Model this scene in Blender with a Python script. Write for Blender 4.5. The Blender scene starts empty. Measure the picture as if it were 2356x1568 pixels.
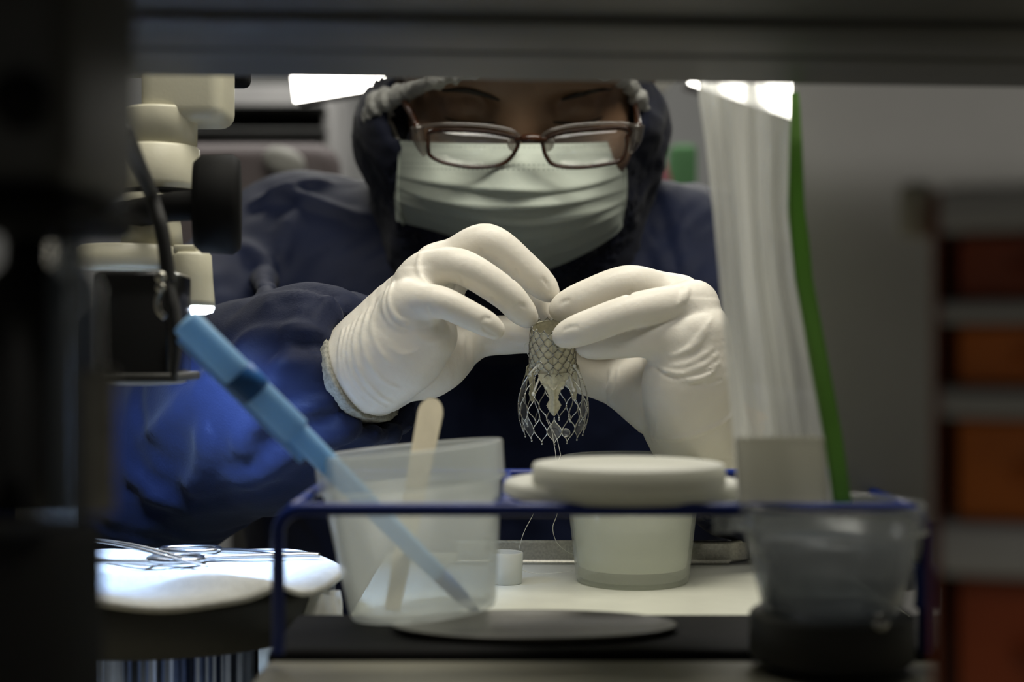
import bpy, bmesh, math, random
import numpy as np
from mathutils import Vector, Matrix

# ------------------------------------------------------------------ camera
SC = bpy.context.scene
COL = SC.collection
F = 2356 * 50.0 / 36.0          # focal length in pixels of the 2356 x 1568 frame
CZ = 0.86                       # height of the lens above the floor

def P(px, py, d):
    """the point seen at pixel (px, py) at the distance d along the lens axis"""
    return np.array([(px - 1178.0) * d / F, d, CZ - (py - 784.0) * d / F])

cam = bpy.data.cameras.new('camera')
cam.lens = 50.0
cam.sensor_width = 36.0
cam.clip_start = 0.01
cam.dof.use_dof = True
cam.dof.focus_distance = 0.655
cam.dof.aperture_fstop = 6.3
camo = bpy.data.objects.new('camera', cam)
camo.location = (0, 0, CZ)
camo.rotation_euler = (math.pi / 2, 0, 0)
COL.objects.link(camo)
SC.camera = camo

# ------------------------------------------------------------------ world, exposure
W = bpy.data.worlds.new('room_air')
SC.world = W
W.use_nodes = True
W.node_tree.nodes['Background'].inputs[0].default_value = (0.9, 0.95, 1.0, 1)
W.node_tree.nodes['Background'].inputs[1].default_value = 0.02
vs = SC.view_settings
vs.view_transform = 'Standard'
vs.look = 'None'
vs.exposure = 0.0
vs.gamma = 1.0
vs.use_curve_mapping = False
SC.cycles.transparent_max_bounces = 24     # light passes through many plastic walls here
SC.cycles.max_bounces = 7
SC.cycles.diffuse_bounces = 3
SC.cycles.glossy_bounces = 3
SC.cycles.caustics_reflective = False
SC.cycles.caustics_refractive = False

def area(name, loc, size, size_y, power, color, target=None):
    l = bpy.data.lights.new(name, 'AREA')
    l.shape = 'RECTANGLE'
    l.size, l.size_y, l.energy, l.color = size, size_y, power, color
    o = bpy.data.objects.new(name, l)
    o.location = loc
    if target is not None:
        o.rotation_euler = (Vector(target) - Vector(loc)).to_track_quat('-Z', 'Y').to_euler()
    COL.objects.link(o)
    return o

# bench lamp over the hands, one row of ceiling light behind the worker, one behind the camera
area('bench_lamp_light', (0.06, 0.56, 1.36), 0.55, 0.16, 3.5, (1.0, 0.955, 0.83), (0.03, 0.64, 0.85))
area('ceiling_light_back', (0.0, 2.2, 2.52), 2.0, 0.5, 29.0, (1.0, 0.98, 0.93), (0.0, 2.2, 0))
area('ceiling_light_front', (0.2, -0.8, 2.52), 1.6, 0.5, 14.0, (1.0, 0.97, 0.9), (0.1, -0.5, 0))

# ------------------------------------------------------------------ materials
MATS = {}
def nodes_of(name):
    m = bpy.data.materials.new(name)
    m.use_nodes = True
    nt = m.node_tree
    return m, nt, nt.nodes['Principled BSDF']

def pm(name, col, rough=0.5, metal=0.0, noise=None, bump=None, sss=0.0, emit=None, trans=0.0, spec=0.5, ior=1.45,
       col2=None, stretch=(1, 1, 1), sheen=0.0):
    m, nt, b = nodes_of(name)
    L = nt.links
    b.inputs['Roughness'].default_value = rough
    b.inputs['Metallic'].default_value = metal
    b.inputs['Specular IOR Level'].default_value = spec
    b.inputs['IOR'].default_value = ior
    b.inputs['Base Color'].default_value = (*col, 1)
    b.inputs['Transmission Weight'].default_value = trans
    if sss:
        b.inputs['Subsurface Weight'].default_value = sss
        b.inputs['Subsurface Radius'].default_value = (0.004, 0.003, 0.002)
        b.inputs['Subsurface Scale'].default_value = 1.0
    if sheen:
        b.inputs['Sheen Weight'].default_value = sheen
    if emit:
        b.inputs['Emission Color'].default_value = (*emit[0], 1)
        b.inputs['Emission Strength'].default_value = emit[1]
    if noise or bump:
        tc = nt.nodes.new('ShaderNodeTexCoord')
        mp = nt.nodes.new('ShaderNodeMapping')
        mp.inputs['Scale'].default_value = stretch
        L.new(tc.outputs['Object'], mp.inputs['Vector'])
    if noise:
        n = nt.nodes.new('ShaderNodeTexNoise')
        n.inputs['Scale'].default_value = noise[0]
        n.inputs['Detail'].default_value = 4
        L.new(mp.outputs[0], n.inputs['Vector'])
        r = nt.nodes.new('ShaderNodeValToRGB')
        c2 = col2 if col2 else tuple(c * (1 - noise[1]) for c in col)
        r.color_ramp.elements[0].position = 0.35
        r.color_ramp.elements[1].position = 0.65
        r.color_ramp.elements[0].color = (*c2, 1)
        r.color_ramp.elements[1].color = (*col, 1)
        L.new(n.outputs['Fac'], r.inputs[0])
        L.new(r.outputs[0], b.inputs['Base Color'])
    if bump:
        n2 = nt.nodes.new('ShaderNodeTexNoise')
        n2.inputs['Scale'].default_value = bump[0]
        n2.inputs['Detail'].default_value = 3
        L.new(mp.outputs[0], n2.inputs['Vector'])
        bp = nt.nodes.new('ShaderNodeBump')
        bp.inputs['Strength'].default_value = bump[1]
        bp.inputs['Distance'].default_value = bump[2] if len(bump) > 2 else 0.001
        L.new(n2.outputs['Fac'], bp.inputs['Height'])
        L.new(bp.outputs[0], b.inputs['Normal'])
    MATS[name] = m
    return m

def milky(name, col, clear=0.35, transl=0.5, gloss=0.12, rough=0.25, noise=None):
    """cloudy plastic: part see-through, part scattering, a soft surface shine"""
    m, nt, b = nodes_of(name)
    N, L = nt.nodes, nt.links
    N.remove(b)
    out = N['Material Output']
    tr = N.new('ShaderNodeBsdfTransparent'); tr.inputs[0].default_value = (*[0.5 + 0.5 * c for c in col], 1)
    df = N.new('ShaderNodeBsdfDiffuse'); df.inputs[0].default_value = (*col, 1)
    tl = N.new('ShaderNodeBsdfTranslucent'); tl.inputs[0].default_value = (*col, 1)
    gl = N.new('ShaderNodeBsdfGlossy'); gl.inputs['Roughness'].default_value = rough
    m1 = N.new('ShaderNodeMixShader'); m1.inputs[0].default_value = transl
    L.new(df.outputs[0], m1.inputs[1]); L.new(tl.outputs[0], m1.inputs[2])
    m2 = N.new('ShaderNodeMixShader'); m2.inputs[0].default_value = clear
    L.new(m1.outputs[0], m2.inputs[1]); L.new(tr.outputs[0], m2.inputs[2])
    if noise:
        tc = N.new('ShaderNodeTexCoord'); mp = N.new('ShaderNodeMapping'); mp.inputs['Scale'].default_value = noise[3]
        n = N.new('ShaderNodeTexNoise'); n.inputs['Scale'].default_value = noise[0]; n.inputs['Detail'].default_value = 3
        mr = N.new('ShaderNodeMapRange')
        mr.inputs[1].default_value = 0.35; mr.inputs[2].default_value = 0.65
        mr.inputs[3].default_value = noise[1]; mr.inputs[4].default_value = noise[2]
        L.new(tc.outputs['Object'], mp.inputs[0]); L.new(mp.outputs[0], n.inputs['Vector'])
        L.new(n.outputs['Fac'], mr.inputs[0]); L.new(mr.outputs[0], m2.inputs[0])
    fr = N.new('ShaderNodeLayerWeight'); fr.inputs[0].default_value = 0.5
    pw = N.new('ShaderNodeMath'); pw.operation = 'POWER'; pw.inputs[1].default_value = 4.0
    ma = N.new('ShaderNodeMath'); ma.operation = 'MULTIPLY_ADD'; ma.inputs[1].default_value = min(0.85, gloss * 3.2); ma.inputs[2].default_value = gloss * 0.22
    m3 = N.new('ShaderNodeMixShader')
    L.new(fr.outputs['Facing'], pw.inputs[0]); L.new(pw.outputs[0], ma.inputs[0])
    L.new(ma.outputs[0], m3.inputs[0])
    L.new(m2.outputs[0], m3.inputs[1]); L.new(gl.outputs[0], m3.inputs[2])
    L.new(m3.outputs[0], out.inputs[0])
    MATS[name] = m
    return m

# ------------------------------------------------------------------ object helpers
ORG = {}
def _link(name, data, parent=None):
    o = bpy.data.objects.new(name, data)
    COL.objects.link(o)
    if parent is not None:
        o.parent = parent
    return o

def tag(o, label=None, cat=None, group=None, kind=None):
    if label: o['label'] = label
    if cat: o['category'] = cat
    if group: o['group'] = group
    if kind: o['kind'] = kind
    return o

def thing(name, label, cat, loc, group=None, kind=None, parent=None):
    o = _link(name, None, parent)
    o.empty_display_size = 0.02
    loc = np.array(loc, float)
    o.location = loc - (ORG[parent.name] if parent is not None else 0)
    ORG[o.name] = loc
    return tag(o, label, cat, group, kind)

def mk(name, verts, faces, mat, parent=None, smooth=True, label=None, cat=None, group=None, kind=None, origin=None, auto=None):
    v = np.asarray(verts, float).reshape(-1, 3)
    if parent is not None:
        org = ORG[parent.name]
    elif origin is not None:
        org = np.array(origin, float)
    else:
        lo, hi = v.min(0), v.max(0)
        org = np.array([(lo[0] + hi[0]) / 2, (lo[1] + hi[1]) / 2, lo[2]])
    me = bpy.data.meshes.new(name)
    if isinstance(faces, np.ndarray) and faces.ndim == 2:
        n, w = faces.shape
        me.vertices.add(len(v)); me.vertices.foreach_set('co', (v - org).ravel().astype(np.float32))
        me.loops.add(n * w); me.loops.foreach_set('vertex_index', faces.ravel().astype(np.int32))
        me.polygons.add(n); me.polygons.foreach_set('loop_start', np.arange(0, n * w, w, dtype=np.int32))
        me.update(calc_edges=True)
    else:
        me.from_pydata([tuple(p) for p in (v - org)], [], [tuple(int(i) for i in f) for f in faces])
        me.update()
    me.materials.append(MATS[mat] if isinstance(mat, str) else mat)
    if smooth:
        me.polygons.foreach_set('use_smooth', np.ones(len(me.polygons), bool))
        if auto:
            me.set_sharp_from_angle(angle=math.radians(auto))
    o = _link(name, me, parent)
    if parent is None:
        o.location = org
    ORG[o.name] = org
    tag(o, label, cat, group, kind)
    return o

# ---- shape builders: each returns (verts, faces)
def join(*parts):
    V, Fc, n = [], [], 0
    for v, f in parts:
        v = np.asarray(v, float)
        V.append(v)
        Fc += [tuple(int(i) + n for i in q) for q in f]
        n += len(v)
    return np.vstack(V), Fc

def box(lo, hi, bev=0.0, seg=2, rot=None):
    """a box with rounded edges; rot = 3x3 about its centre"""
    lo, hi = np.array(lo, float), np.array(hi, float)
    c = (lo + hi) / 2
    bm = bmesh.new()
    bmesh.ops.create_cube(bm, size=1.0)
    bmesh.ops.scale(bm, vec=Vector(hi - lo), verts=bm.verts)
    if bev:
        bmesh.ops.bevel(bm, geom=bm.edges[:], offset=bev, segments=seg, profile=0.5, affect='EDGES')
    bm.verts.index_update()
    v = np.array([tuple(x.co) for x in bm.verts])
    f = [tuple(x.index for x in q.verts) for q in bm.faces]
    bm.free()
    if rot is not None:
        v = v @ np.asarray(rot).T
    return v + c, f

def smooth_path(pts, n=8, closed=False):
    """Catmull-Rom through pts (any width of row)"""
    p = np.asarray(pts, float)
    if closed:
        p = np.vstack([p[-1], p, p[0], p[1]])
    else:
        p = np.vstack([2 * p[0] - p[1], p, 2 * p[-1] - p[-2]])
    out = []
    for i in range(1, len(p) - 2):
        for t in np.linspace(0, 1, n, endpoint=False):
            a, b, c, d = p[i - 1], p[i], p[i + 1], p[i + 2]
            out.append(0.5 * ((2 * b) + (c - a) * t + (2 * a - 5 * b + 4 * c - d) * t * t + (3 * b - a - 3 * c + d) * t ** 3))
    if not closed:
        out.append(p[-2])
    return np.array(out)

def tube(pts, r, seg=8, closed=False, flat=1.0):
    """round wire through pts; r one radius or one for each point; the ends closed"""
    p = np.asarray(pts, float)
    n = len(p)
    r = np.full(n, r) if np.isscalar(r) else np.asarray(r, float)
    T = np.roll(p, -1, 0) - np.roll(p, 1, 0) if closed else np.gradient(p, axis=0)
    T /= np.linalg.norm(T, axis=1)[:, None] + 1e-12
    a = np.array([0, 0, 1.0]) if abs(T[0][2]) < 0.9 else np.array([1.0, 0, 0])
    u = np.cross(T[0], a); u /= np.linalg.norm(u)
    V = []
    ang = np.arange(seg) * 2 * math.pi / seg
    for i in range(n):
        u = u - T[i] * np.dot(u, T[i]); u /= np.linalg.norm(u) + 1e-12
        w = np.cross(T[i], u)
        V.append(p[i] + r[i] * (np.cos(ang)[:, None] * u + flat * np.sin(ang)[:, None] * w))
    V = np.vstack(V)
    Fc = []
    for i in range(n if closed else n - 1):
        j = (i + 1) % n
        for k in range(seg):
            k2 = (k + 1) % seg
            Fc.append((i * seg + k, i * seg + k2, j * seg + k2, j * seg + k))
    if not closed:
        Fc.append(tuple(range(seg - 1, -1, -1)))
        Fc.append(tuple((n - 1) * seg + k for k in range(seg)))
    return V, Fc

def frame_of(axis):
    z = np.asarray(axis, float); z = z / np.linalg.norm(z)
    a = np.array([0, 1.0, 0]) if abs(z[1]) < 0.9 else np.array([1.0, 0, 0])
    x = np.cross(a, z); x /= np.linalg.norm(x)
    return np.stack([x, np.cross(z, x), z], 1)

def lathe(prof, origin, axis=(0, 0, 1), seg=48, squash=(1, 1), wob=None):
    """turn (r, h) pairs about an axis; a radius of 0 closes the end"""
    R = frame_of(axis)
    ang = np.arange(seg) * 2 * math.pi / seg
    V, rows = [], []
    for r, h in prof:
        if r < 1e-9:
            rows.append([len(V)]); V.append(np.array([0, 0, h]))
        else:
            rows.append(list(range(len(V), len(V) + seg)))
            for t in ang:
                rr = r * (wob(t, h) if wob else 1)
                V.append(np.array([rr * math.cos(t) * squash[0], rr * math.sin(t) * squash[1], h]))
    Fc = []
    for a, b in zip(rows[:-1], rows[1:]):
        for k in range(seg):
            k2 = (k + 1) % seg
            if len(a) == 1 and len(b) == 1: continue
            if len(a) == 1: Fc.append((a[0], b[k2], b[k]))
            elif len(b) == 1: Fc.append((a[k], a[k2], b[0]))
            else: Fc.append((a[k], a[k2], b[k2], b[k]))
    return np.array(V) @ R.T + np.asarray(origin, float), Fc

def grid(fn, nu, nv, thick=0.0):
    """sheet from fn(u, v) with u, v in 0..1; thick gives it a back"""
    V = np.array([[fn(i / nu, j / nv) for i in range(nu + 1)] for j in range(nv + 1)])
    w = nu + 1
    idx = lambda i, j: j * w + i
    Fc = [(idx(i, j), idx(i + 1, j), idx(i + 1, j + 1), idx(i, j + 1)) for j in range(nv) for i in range(nu)]
    flat = V.reshape(-1, 3)
    if thick:
        du = np.gradient(V, axis=1); dv = np.gradient(V, axis=0)
        nrm = np.cross(du, dv); nrm /= np.linalg.norm(nrm, axis=2)[..., None] + 1e-12
        back = (V - nrm * thick).reshape(-1, 3)
        m = len(flat)
        Fc2 = [tuple(q + m for q in f[::-1]) for f in Fc]
        ring = [idx(i, 0) for i in range(nu)] + [idx(nu, j) for j in range(nv)] + \
               [idx(i, nv) for i in range(nu, 0, -1)] + [idx(0, j) for j in range(nv, 0, -1)]
        side = [(a, a + m, b + m, b) for a, b in zip(ring, ring[1:] + ring[:1])]
        Fc = Fc + Fc2 + [s[::-1] for s in side]
        flat = np.vstack([flat, back])
    return flat, Fc

def prism(outline, depth, origin, ux, uy):
    """outline (x, y) pairs in the plane ux, uy pushed along their normal"""
    ux, uy = np.array(ux, float), np.array(uy, float)
    n = np.cross(ux, uy)
    o = np.asarray(origin, float)
    a = np.array([o + x * ux + y * uy - n * depth / 2 for x, y in outline])
    b = a + n * depth
    k = len(a)
    f = [tuple(range(k - 1, -1, -1)), tuple(range(k, 2 * k))] + [(i, (i + 1) % k, k + (i + 1) % k, k + i) for i in range(k)]
    return np.vstack([a, b]), f

def rrect(w, h, r, n=6):
    pts = []
    for cx, cy, a0 in ((w / 2 - r, h / 2 - r, 0), (-w / 2 + r, h / 2 - r, 90), (-w / 2 + r, -h / 2 + r, 180), (w / 2 - r, -h / 2 + r, 270)):
        for k in range(n + 1):
            t = math.radians(a0 + 90 * k / n)
            pts.append((cx + r * math.cos(t), cy + r * math.sin(t)))
    return pts

# ---- soft bodies: a distance field on a grid, meshed as one closed surface
class Field:
    def __init__(s, lo, hi, h):
        s.lo = np.array(lo, float); s.h = h
        s.n = np.ceil((np.array(hi, float) - s.lo) / h).astype(int) + 1
        s.f = np.full(s.n, 0.2, np.float32)
    def _win(s, lo, hi):
        a = np.clip(np.floor((np.asarray(lo) - s.lo) / s.h).astype(int), 0, s.n)
        b = np.clip(np.ceil((np.asarray(hi) - s.lo) / s.h).astype(int) + 1, 0, s.n)
        if np.any(b <= a): return None
        ax = [(s.lo[i] + s.h * np.arange(a[i], b[i])).astype(np.float32) for i in range(3)]
        return tuple(slice(a[i], b[i]) for i in range(3)), ax[0][:, None, None], ax[1][None, :, None], ax[2][None, None, :]
    def _mix(s, lo, hi, fn, k, mode):
        m = k + 3 * s.h
        w = s._win(np.asarray(lo) - m, np.asarray(hi) + m)
        if w is None: return s
        sl, X, Y, Z = w
        d = fn(X, Y, Z)
        g = s.f[sl]
        if mode == 'sub':
            g, d = -g, d
        if k > 0:
            hh = np.maximum(k - np.abs(g - d), 0) / k
            r = np.minimum(g, d) - hh * hh * k * 0.25
        else:
            r = np.minimum(g, d)
        s.f[sl] = -r if mode == 'sub' else r
        return s
    def cone(s, a, b, ra, rb, k=0.0, mode='add', grow=0.0):
        a, b = np.asarray(a, np.float32), np.asarray(b, np.float32)
        ra, rb = ra + grow, rb + grow
        ab = b - a
        L2 = float(ab @ ab) + 1e-12
        def fn(X, Y, Z):
            t = np.clip(((X - a[0]) * ab[0] + (Y - a[1]) * ab[1] + (Z - a[2]) * ab[2]) / L2, 0, 1)
            return np.sqrt((X - a[0] - t * ab[0]) ** 2 + (Y - a[1] - t * ab[1]) ** 2 + (Z - a[2] - t * ab[2]) ** 2) - (ra + (rb - ra) * t)
        r = max(ra, rb)
        return s._mix(np.minimum(a, b) - r, np.maximum(a, b) + r, fn, k, mode)
    def chain(s, pts, k=0.004, **kw):
        for (a, ra), (b, rb) in zip(pts[:-1], pts[1:]):
            s.cone(a, b, ra, rb, k, **kw)
        return s
    def ell(s, c, rad, R=None, k=0.0, mode='add', grow=0.0):
        c = np.asarray(c, np.float32); rad = np.asarray(rad, np.float32) + grow
        R = np.eye(3) if R is None else np.asarray(R)
        ext = np.abs(R) @ rad
        def fn(X, Y, Z):
            q = [R[0, i] * (X - c[0]) + R[1, i] * (Y - c[1]) + R[2, i] * (Z - c[2]) for i in range(3)]
            k0 = np.sqrt(sum((q[i] / rad[i]) ** 2 for i in range(3)))
            k1 = np.sqrt(sum((q[i] / rad[i] ** 2) ** 2 for i in range(3))) + 1e-9
            return k0 * (k0 - 1) / k1
        return s._mix(c - ext, c + ext, fn, k, mode)
    def plane(s, p, n, k=0.0):
        """cut away the side the normal points to"""
        n = np.asarray(n, float); n = n / np.linalg.norm(n)
        X = (s.lo[0] + s.h * np.arange(s.n[0]))[:, None, None]; Y = (s.lo[1] + s.h * np.arange(s.n[1]))[None, :, None]; Z = (s.lo[2] + s.h * np.arange(s.n[2]))[None, None, :]
        d = ((X - p[0]) * n[0] + (Y - p[1]) * n[1] + (Z - p[2]) * n[2]).astype(np.float32)
        s.f = np.maximum(s.f, d)
        return s
    def cutdisc(s, w, d, R):
        """cut a sleeve end off square: removes what lies beyond w along d within the radius R"""
        w, d = np.asarray(w, np.float32), np.asarray(d, np.float32)
        q = s._win(w - R, w + R)
        sl, X, Y, Z = q
        a = (X - w[0]) * d[0] + (Y - w[1]) * d[1] + (Z - w[2]) * d[2]
        b = R - np.sqrt((X - w[0]) ** 2 + (Y - w[1]) ** 2 + (Z - w[2]) ** 2)
        s.f[sl] = np.maximum(s.f[sl], np.minimum(a, b))
        return s
    def union(s, o, k):
        hh = np.maximum(k - np.abs(s.f - o.f), 0) / k
        s.f = np.minimum(s.f, o.f) - hh * hh * k * 0.25
        return s
    def at(s, p):
        q = (np.asarray(p) - s.lo) / s.h
        i = np.clip(np.floor(q).astype(int), 0, s.n - 2)
        t = q - i
        v = 0
        for c in range(8):
            o = np.array([c & 1, c >> 1 & 1, c >> 2 & 1])
            w = np.prod(np.where(o, t, 1 - t), axis=-1)
            j = i + o
            v = v + w * s.f[j[..., 0], j[..., 1], j[..., 2]]
        return v
    def hit(s, px, py):
        """first surface point on the line of sight through a pixel"""
        ds = np.arange(s.lo[1] + s.h, s.lo[1] + s.h * (s.n[1] - 2), s.h * 0.5)
        pts = np.array([P(px, py, d) for d in ds])
        ok = np.all((pts > s.lo) & (pts < s.lo + s.h * (s.n - 1)), axis=1)
        if not ok.any(): return None
        v = np.where(ok, s.at(np.clip(pts, s.lo, s.lo + s.h * (s.n - 1.001))), 1)
        i = np.argmax(v < 0)
        if v[i] >= 0: return None
        return pts[i]
    def fold(s, pix, r, lift, k=0.002, mode='add', n=6):
        """a raised fold (or a pressed crease) of the sheet along a line found on the surface"""
        pp = smooth_path(pix, n)
        pts = [s.hit(*q) for q in pp]
        pts = [q for q in pts if q is not None]
        if len(pts) < 3: return s
        pts = np.array(pts)
        for it in range(2):
            pts[1:-1] = (pts[:-2] + 2 * pts[1:-1] + pts[2:]) / 4
        view = pts - np.array([0, 0, CZ]); view /= np.linalg.norm(view, axis=1)[:, None]
        m = len(pts)
        tp = np.sin(np.pi * (np.arange(m) + 0.6) / (m + 0.2)) ** 0.6
        rr = r * (0.35 + 0.65 * tp)
        ctr = pts + view * (rr - lift * tp)[:, None] if mode == 'add' else pts - view * (rr - lift * tp)[:, None]
        for i in range(m - 1):
            s.cone(ctr[i], ctr[i + 1], rr[i], rr[i + 1], k, mode=mode)
        return s
    def mesh(s):
        f = s.f
        sg = f < 0
        nx, ny, nz = f.shape
        cnt = np.zeros((nx - 1, ny - 1, nz - 1), np.int8)
        for c in range(8):
            cnt += sg[c & 1:nx - 1 + (c & 1), (c >> 1 & 1):ny - 1 + (c >> 1 & 1), (c >> 2 & 1):nz - 1 + (c >> 2 & 1)]
        act = (cnt > 0) & (cnt < 8)
        ci = np.argwhere(act)
        ids = np.full(act.shape, -1, np.int32)
        ids[act] = np.arange(len(ci))
        acc = np.zeros((len(ci), 3)); num = np.zeros(len(ci))
        cor = [np.array([c & 1, c >> 1 & 1, c >> 2 & 1]) for c in range(8)]
        for a in range(8):
            for bit in (1, 2, 4):
                if a & bit: continue
                b = a | bit
                ia, ib = ci + cor[a], ci + cor[b]
                va = f[ia[:, 0], ia[:, 1], ia[:, 2]]; vb = f[ib[:, 0], ib[:, 1], ib[:, 2]]
                x = (va < 0) != (vb < 0)
                t = va[x] / (va[x] - vb[x])
                acc[x] += cor[a] + t[:, None] * (cor[b] - cor[a])
                num[x] += 1
        V = s.lo + s.h * (ci + acc / num[:, None])
        Q = []
        for ax in range(3):
            u, v = (ax + 1) % 3, (ax + 2) % 3
            s0 = [slice(1, -1)] * 3; s1 = [slice(1, -1)] * 3
            s0[ax] = slice(0, -1); s1[ax] = slice(1, None)
            A, B = sg[tuple(s0)], sg[tuple(s1)]
            e = np.argwhere(A != B)
            off = np.ones(3, int); off[ax] = 0
            e = e + off
            eu = np.zeros(3, int); eu[u] = 1
            ev = np.zeros(3, int); ev[v] = 1
            g = lambda q: ids[q[:, 0], q[:, 1], q[:, 2]]
            q = np.stack([g(e - eu - ev), g(e - ev), g(e), g(e - eu)], 1)
            a = sg[e[:, 0], e[:, 1], e[:, 2]]
            q[~a] = q[~a][:, ::-1]
            Q.append(q)
        Q = np.vstack(Q)
        Q = Q[(Q >= 0).all(1)]
        return V, Q

def vnormals(V, Q):
    n = np.cross(V[Q[:, 2]] - V[Q[:, 0]], V[Q[:, 3]] - V[Q[:, 1]])
    N = np.zeros_like(V)
    for i in range(4):
        np.add.at(N, Q[:, i], n)
    return N / (np.linalg.norm(N, axis=1)[:, None] + 1e-12)

def relax(V, Q, it=1, w=0.5):
    for _ in range(it):
        acc = np.zeros_like(V); cnt = np.zeros(len(V))
        for i in range(4):
            a, b = Q[:, i], Q[:, (i + 1) % 4]
            np.add.at(acc, a, V[b]); np.add.at(cnt, a, 1)
            np.add.at(acc, b, V[a]); np.add.at(cnt, b, 1)
        V = V * (1 - w) + w * acc / np.maximum(cnt, 1)[:, None]
    return V

def ripple(V, seed, wl, amp, n=7, aniso=(1, 1, 1)):
    """smooth cloth-like waviness at each vertex"""
    rg = np.random.RandomState(seed)
    s = np.zeros(len(V))
    X = V * np.array(aniso)
    wx = 0.5 * wl * np.stack([np.sin(X @ (rg.normal(size=3) / wl * 1.4) + rg.rand() * 6) for _ in range(3)], 1)
    for i in range(n):
        d = rg.normal(size=3); d /= np.linalg.norm(d)
        s += np.sin((X + wx) @ (d * 2 * math.pi / (wl * (0.6 + 0.8 * rg.rand()))) + rg.rand() * 6.28)
    return amp * s / math.sqrt(n)

# ------------------------------------------------------------------ the materials of the place
pm('wall_paint', (0.42, 0.42, 0.41), 0.8, noise=(3, 0.08))
pm('floor_vinyl', (0.22, 0.22, 0.22), 0.5, noise=(8, 0.15))
pm('ceiling_tile', (0.6, 0.6, 0.58), 0.9, noise=(20, 0.08))
pm('latex', (0.735, 0.70, 0.625), 0.42, sss=0.12, noise=(60, 0.05), bump=(420, 0.25, 0.0006), spec=0.4)
pm('skin', (0.20, 0.118, 0.070), 0.42, sss=0.05, noise=(70, 0.12), bump=(500, 0.2, 0.0005))
pm('gown_cloth', (0.0050, 0.0092, 0.032), 0.65, noise=(30, 0.2), bump=(900, 0.25, 0.0006), sheen=0.05, spec=0.2)
pm('hood_cloth', (0.007, 0.009, 0.022), 0.75, noise=(40, 0.25), bump=(700, 0.3, 0.0008), sheen=0.08, spec=0.2)
pm('knit', (0.33, 0.325, 0.28), 0.9, noise=(700, 0.35), bump=(900, 0.5, 0.0007))
pm('net', (0.40, 0.40, 0.38), 0.75, noise=(160, 0.3), bump=(260, 0.8, 0.002))
pm('brow_hair', (0.02, 0.014, 0.01), 0.6, noise=(300, 0.3))
pm('steel', (0.62, 0.62, 0.6), 0.22, 1.0, noise=(120, 0.1))
pm('led_tinted_steel', (0.40, 0.50, 0.80), 0.2, 1.0, noise=(120, 0.1))  # plain steel with the blue of the LED light put into its colour
pm('brushed_steel', (0.60, 0.585, 0.52), 0.34, 1.0, noise=(900, 0.25), bump=(1400, 0.25, 0.0004))
pm('dull_steel', (0.33, 0.32, 0.285), 0.55, 0.6, noise=(260, 0.3), bump=(700, 0.5, 0.0006))
pm('nitinol', (0.36, 0.355, 0.33), 0.22, 1.0, noise=(900, 0.2))
pm('nitinol_highlit', (0.70, 0.69, 0.64), 0.14, 1.0, noise=(900, 0.2))  # same nitinol as the lattice, lightened to put highlights into the crown
pm('tissue', (0.62, 0.585, 0.43), 0.4, sss=0.2, noise=(700, 0.2), bump=(1200, 0.3, 0.0004))
pm('suture', (0.85, 0.84, 0.76), 0.5, noise=(900, 0.1))
pm('mat_white', (0.69, 0.695, 0.60), 0.35, noise=(40, 0.08), bump=(600, 0.15, 0.0004))
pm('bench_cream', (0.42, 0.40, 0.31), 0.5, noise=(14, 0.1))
pm('black_plastic', (0.006, 0.006, 0.006), 0.7, noise=(60, 0.2), spec=0.12)
pm('black_rubber', (0.02, 0.02, 0.02), 0.55, noise=(90, 0.2))
pm('dark_metal', (0.055, 0.055, 0.052), 0.5, noise=(25, 0.15))
pm('charcoal', (0.06, 0.06, 0.056), 0.6, noise=(20, 0.15))
pm('grey_panel', (0.52, 0.51, 0.50), 0.55, noise=(9, 0.12))
pm('cream_enamel', (0.60, 0.575, 0.45), 0.38, noise=(90, 0.05), bump=(700, 0.15, 0.0004))
pm('blue_coat', (0.010, 0.035, 0.26), 0.35, noise=(100, 0.15))
pm('cotton', (0.52, 0.515, 0.47), 0.9, noise=(300, 0.1), bump=(1500, 0.5, 0.0008))
pm('wood_pale', (0.86, 0.77, 0.58), 0.55, noise=(60, 0.1), stretch=(4, 4, 0.4))
pm('orange_plastic', (0.66, 0.17, 0.018), 0.35, noise=(30, 0.2))
pm('red_plastic', (0.30, 0.055, 0.012), 0.4, noise=(30, 0.2))
milky('green_plastic', (0.36, 0.60, 0.20), clear=0.0, transl=0.5, gloss=0.08, rough=0.4)
pm('tortoise', (0.045, 0.015, 0.005), 0.2, noise=(160, 0.6), col2=(0.02, 0.006, 0.003))
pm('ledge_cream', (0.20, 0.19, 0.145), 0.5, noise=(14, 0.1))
pm('dish_grey', (0.15, 0.145, 0.13), 0.4, noise=(40, 0.1))
milky('paper_white', (0.98, 0.97, 0.90), clear=0.0, transl=0.5, gloss=0.03, rough=0.6)
pm('led_glow', (0.8, 0.85, 1.0), 0.4, emit=((0.75, 0.85, 1.0), 16.0), noise=(80, 0.05))
pm('tube_glow', (0.9, 0.9, 0.85), 0.4, emit=((1.0, 0.97, 0.88), 12.0), noise=(20, 0.05))
milky('clear_acetate', (0.34, 0.29, 0.25), clear=0.86, transl=0.3, gloss=0.28, rough=0.12)
milky('cup_plastic', (0.90, 0.92, 0.86), clear=0.74, transl=0.5, gloss=0.18, rough=0.2)
milky('cup_cloudy', (0.92, 0.95, 0.93), clear=0.70, transl=0.5, gloss=0.15, rough=0.3)
milky('cup_clear', (0.72, 0.75, 0.76), clear=0.74, transl=0.4, gloss=0.2, rough=0.2)
milky('lid_plastic', (0.86, 0.86, 0.80), clear=0.05, transl=0.55, gloss=0.05, rough=0.6)
milky('cap_plastic', (0.80, 0.81, 0.75), clear=0.05, transl=0.4, gloss=0.12, rough=0.3)
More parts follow.
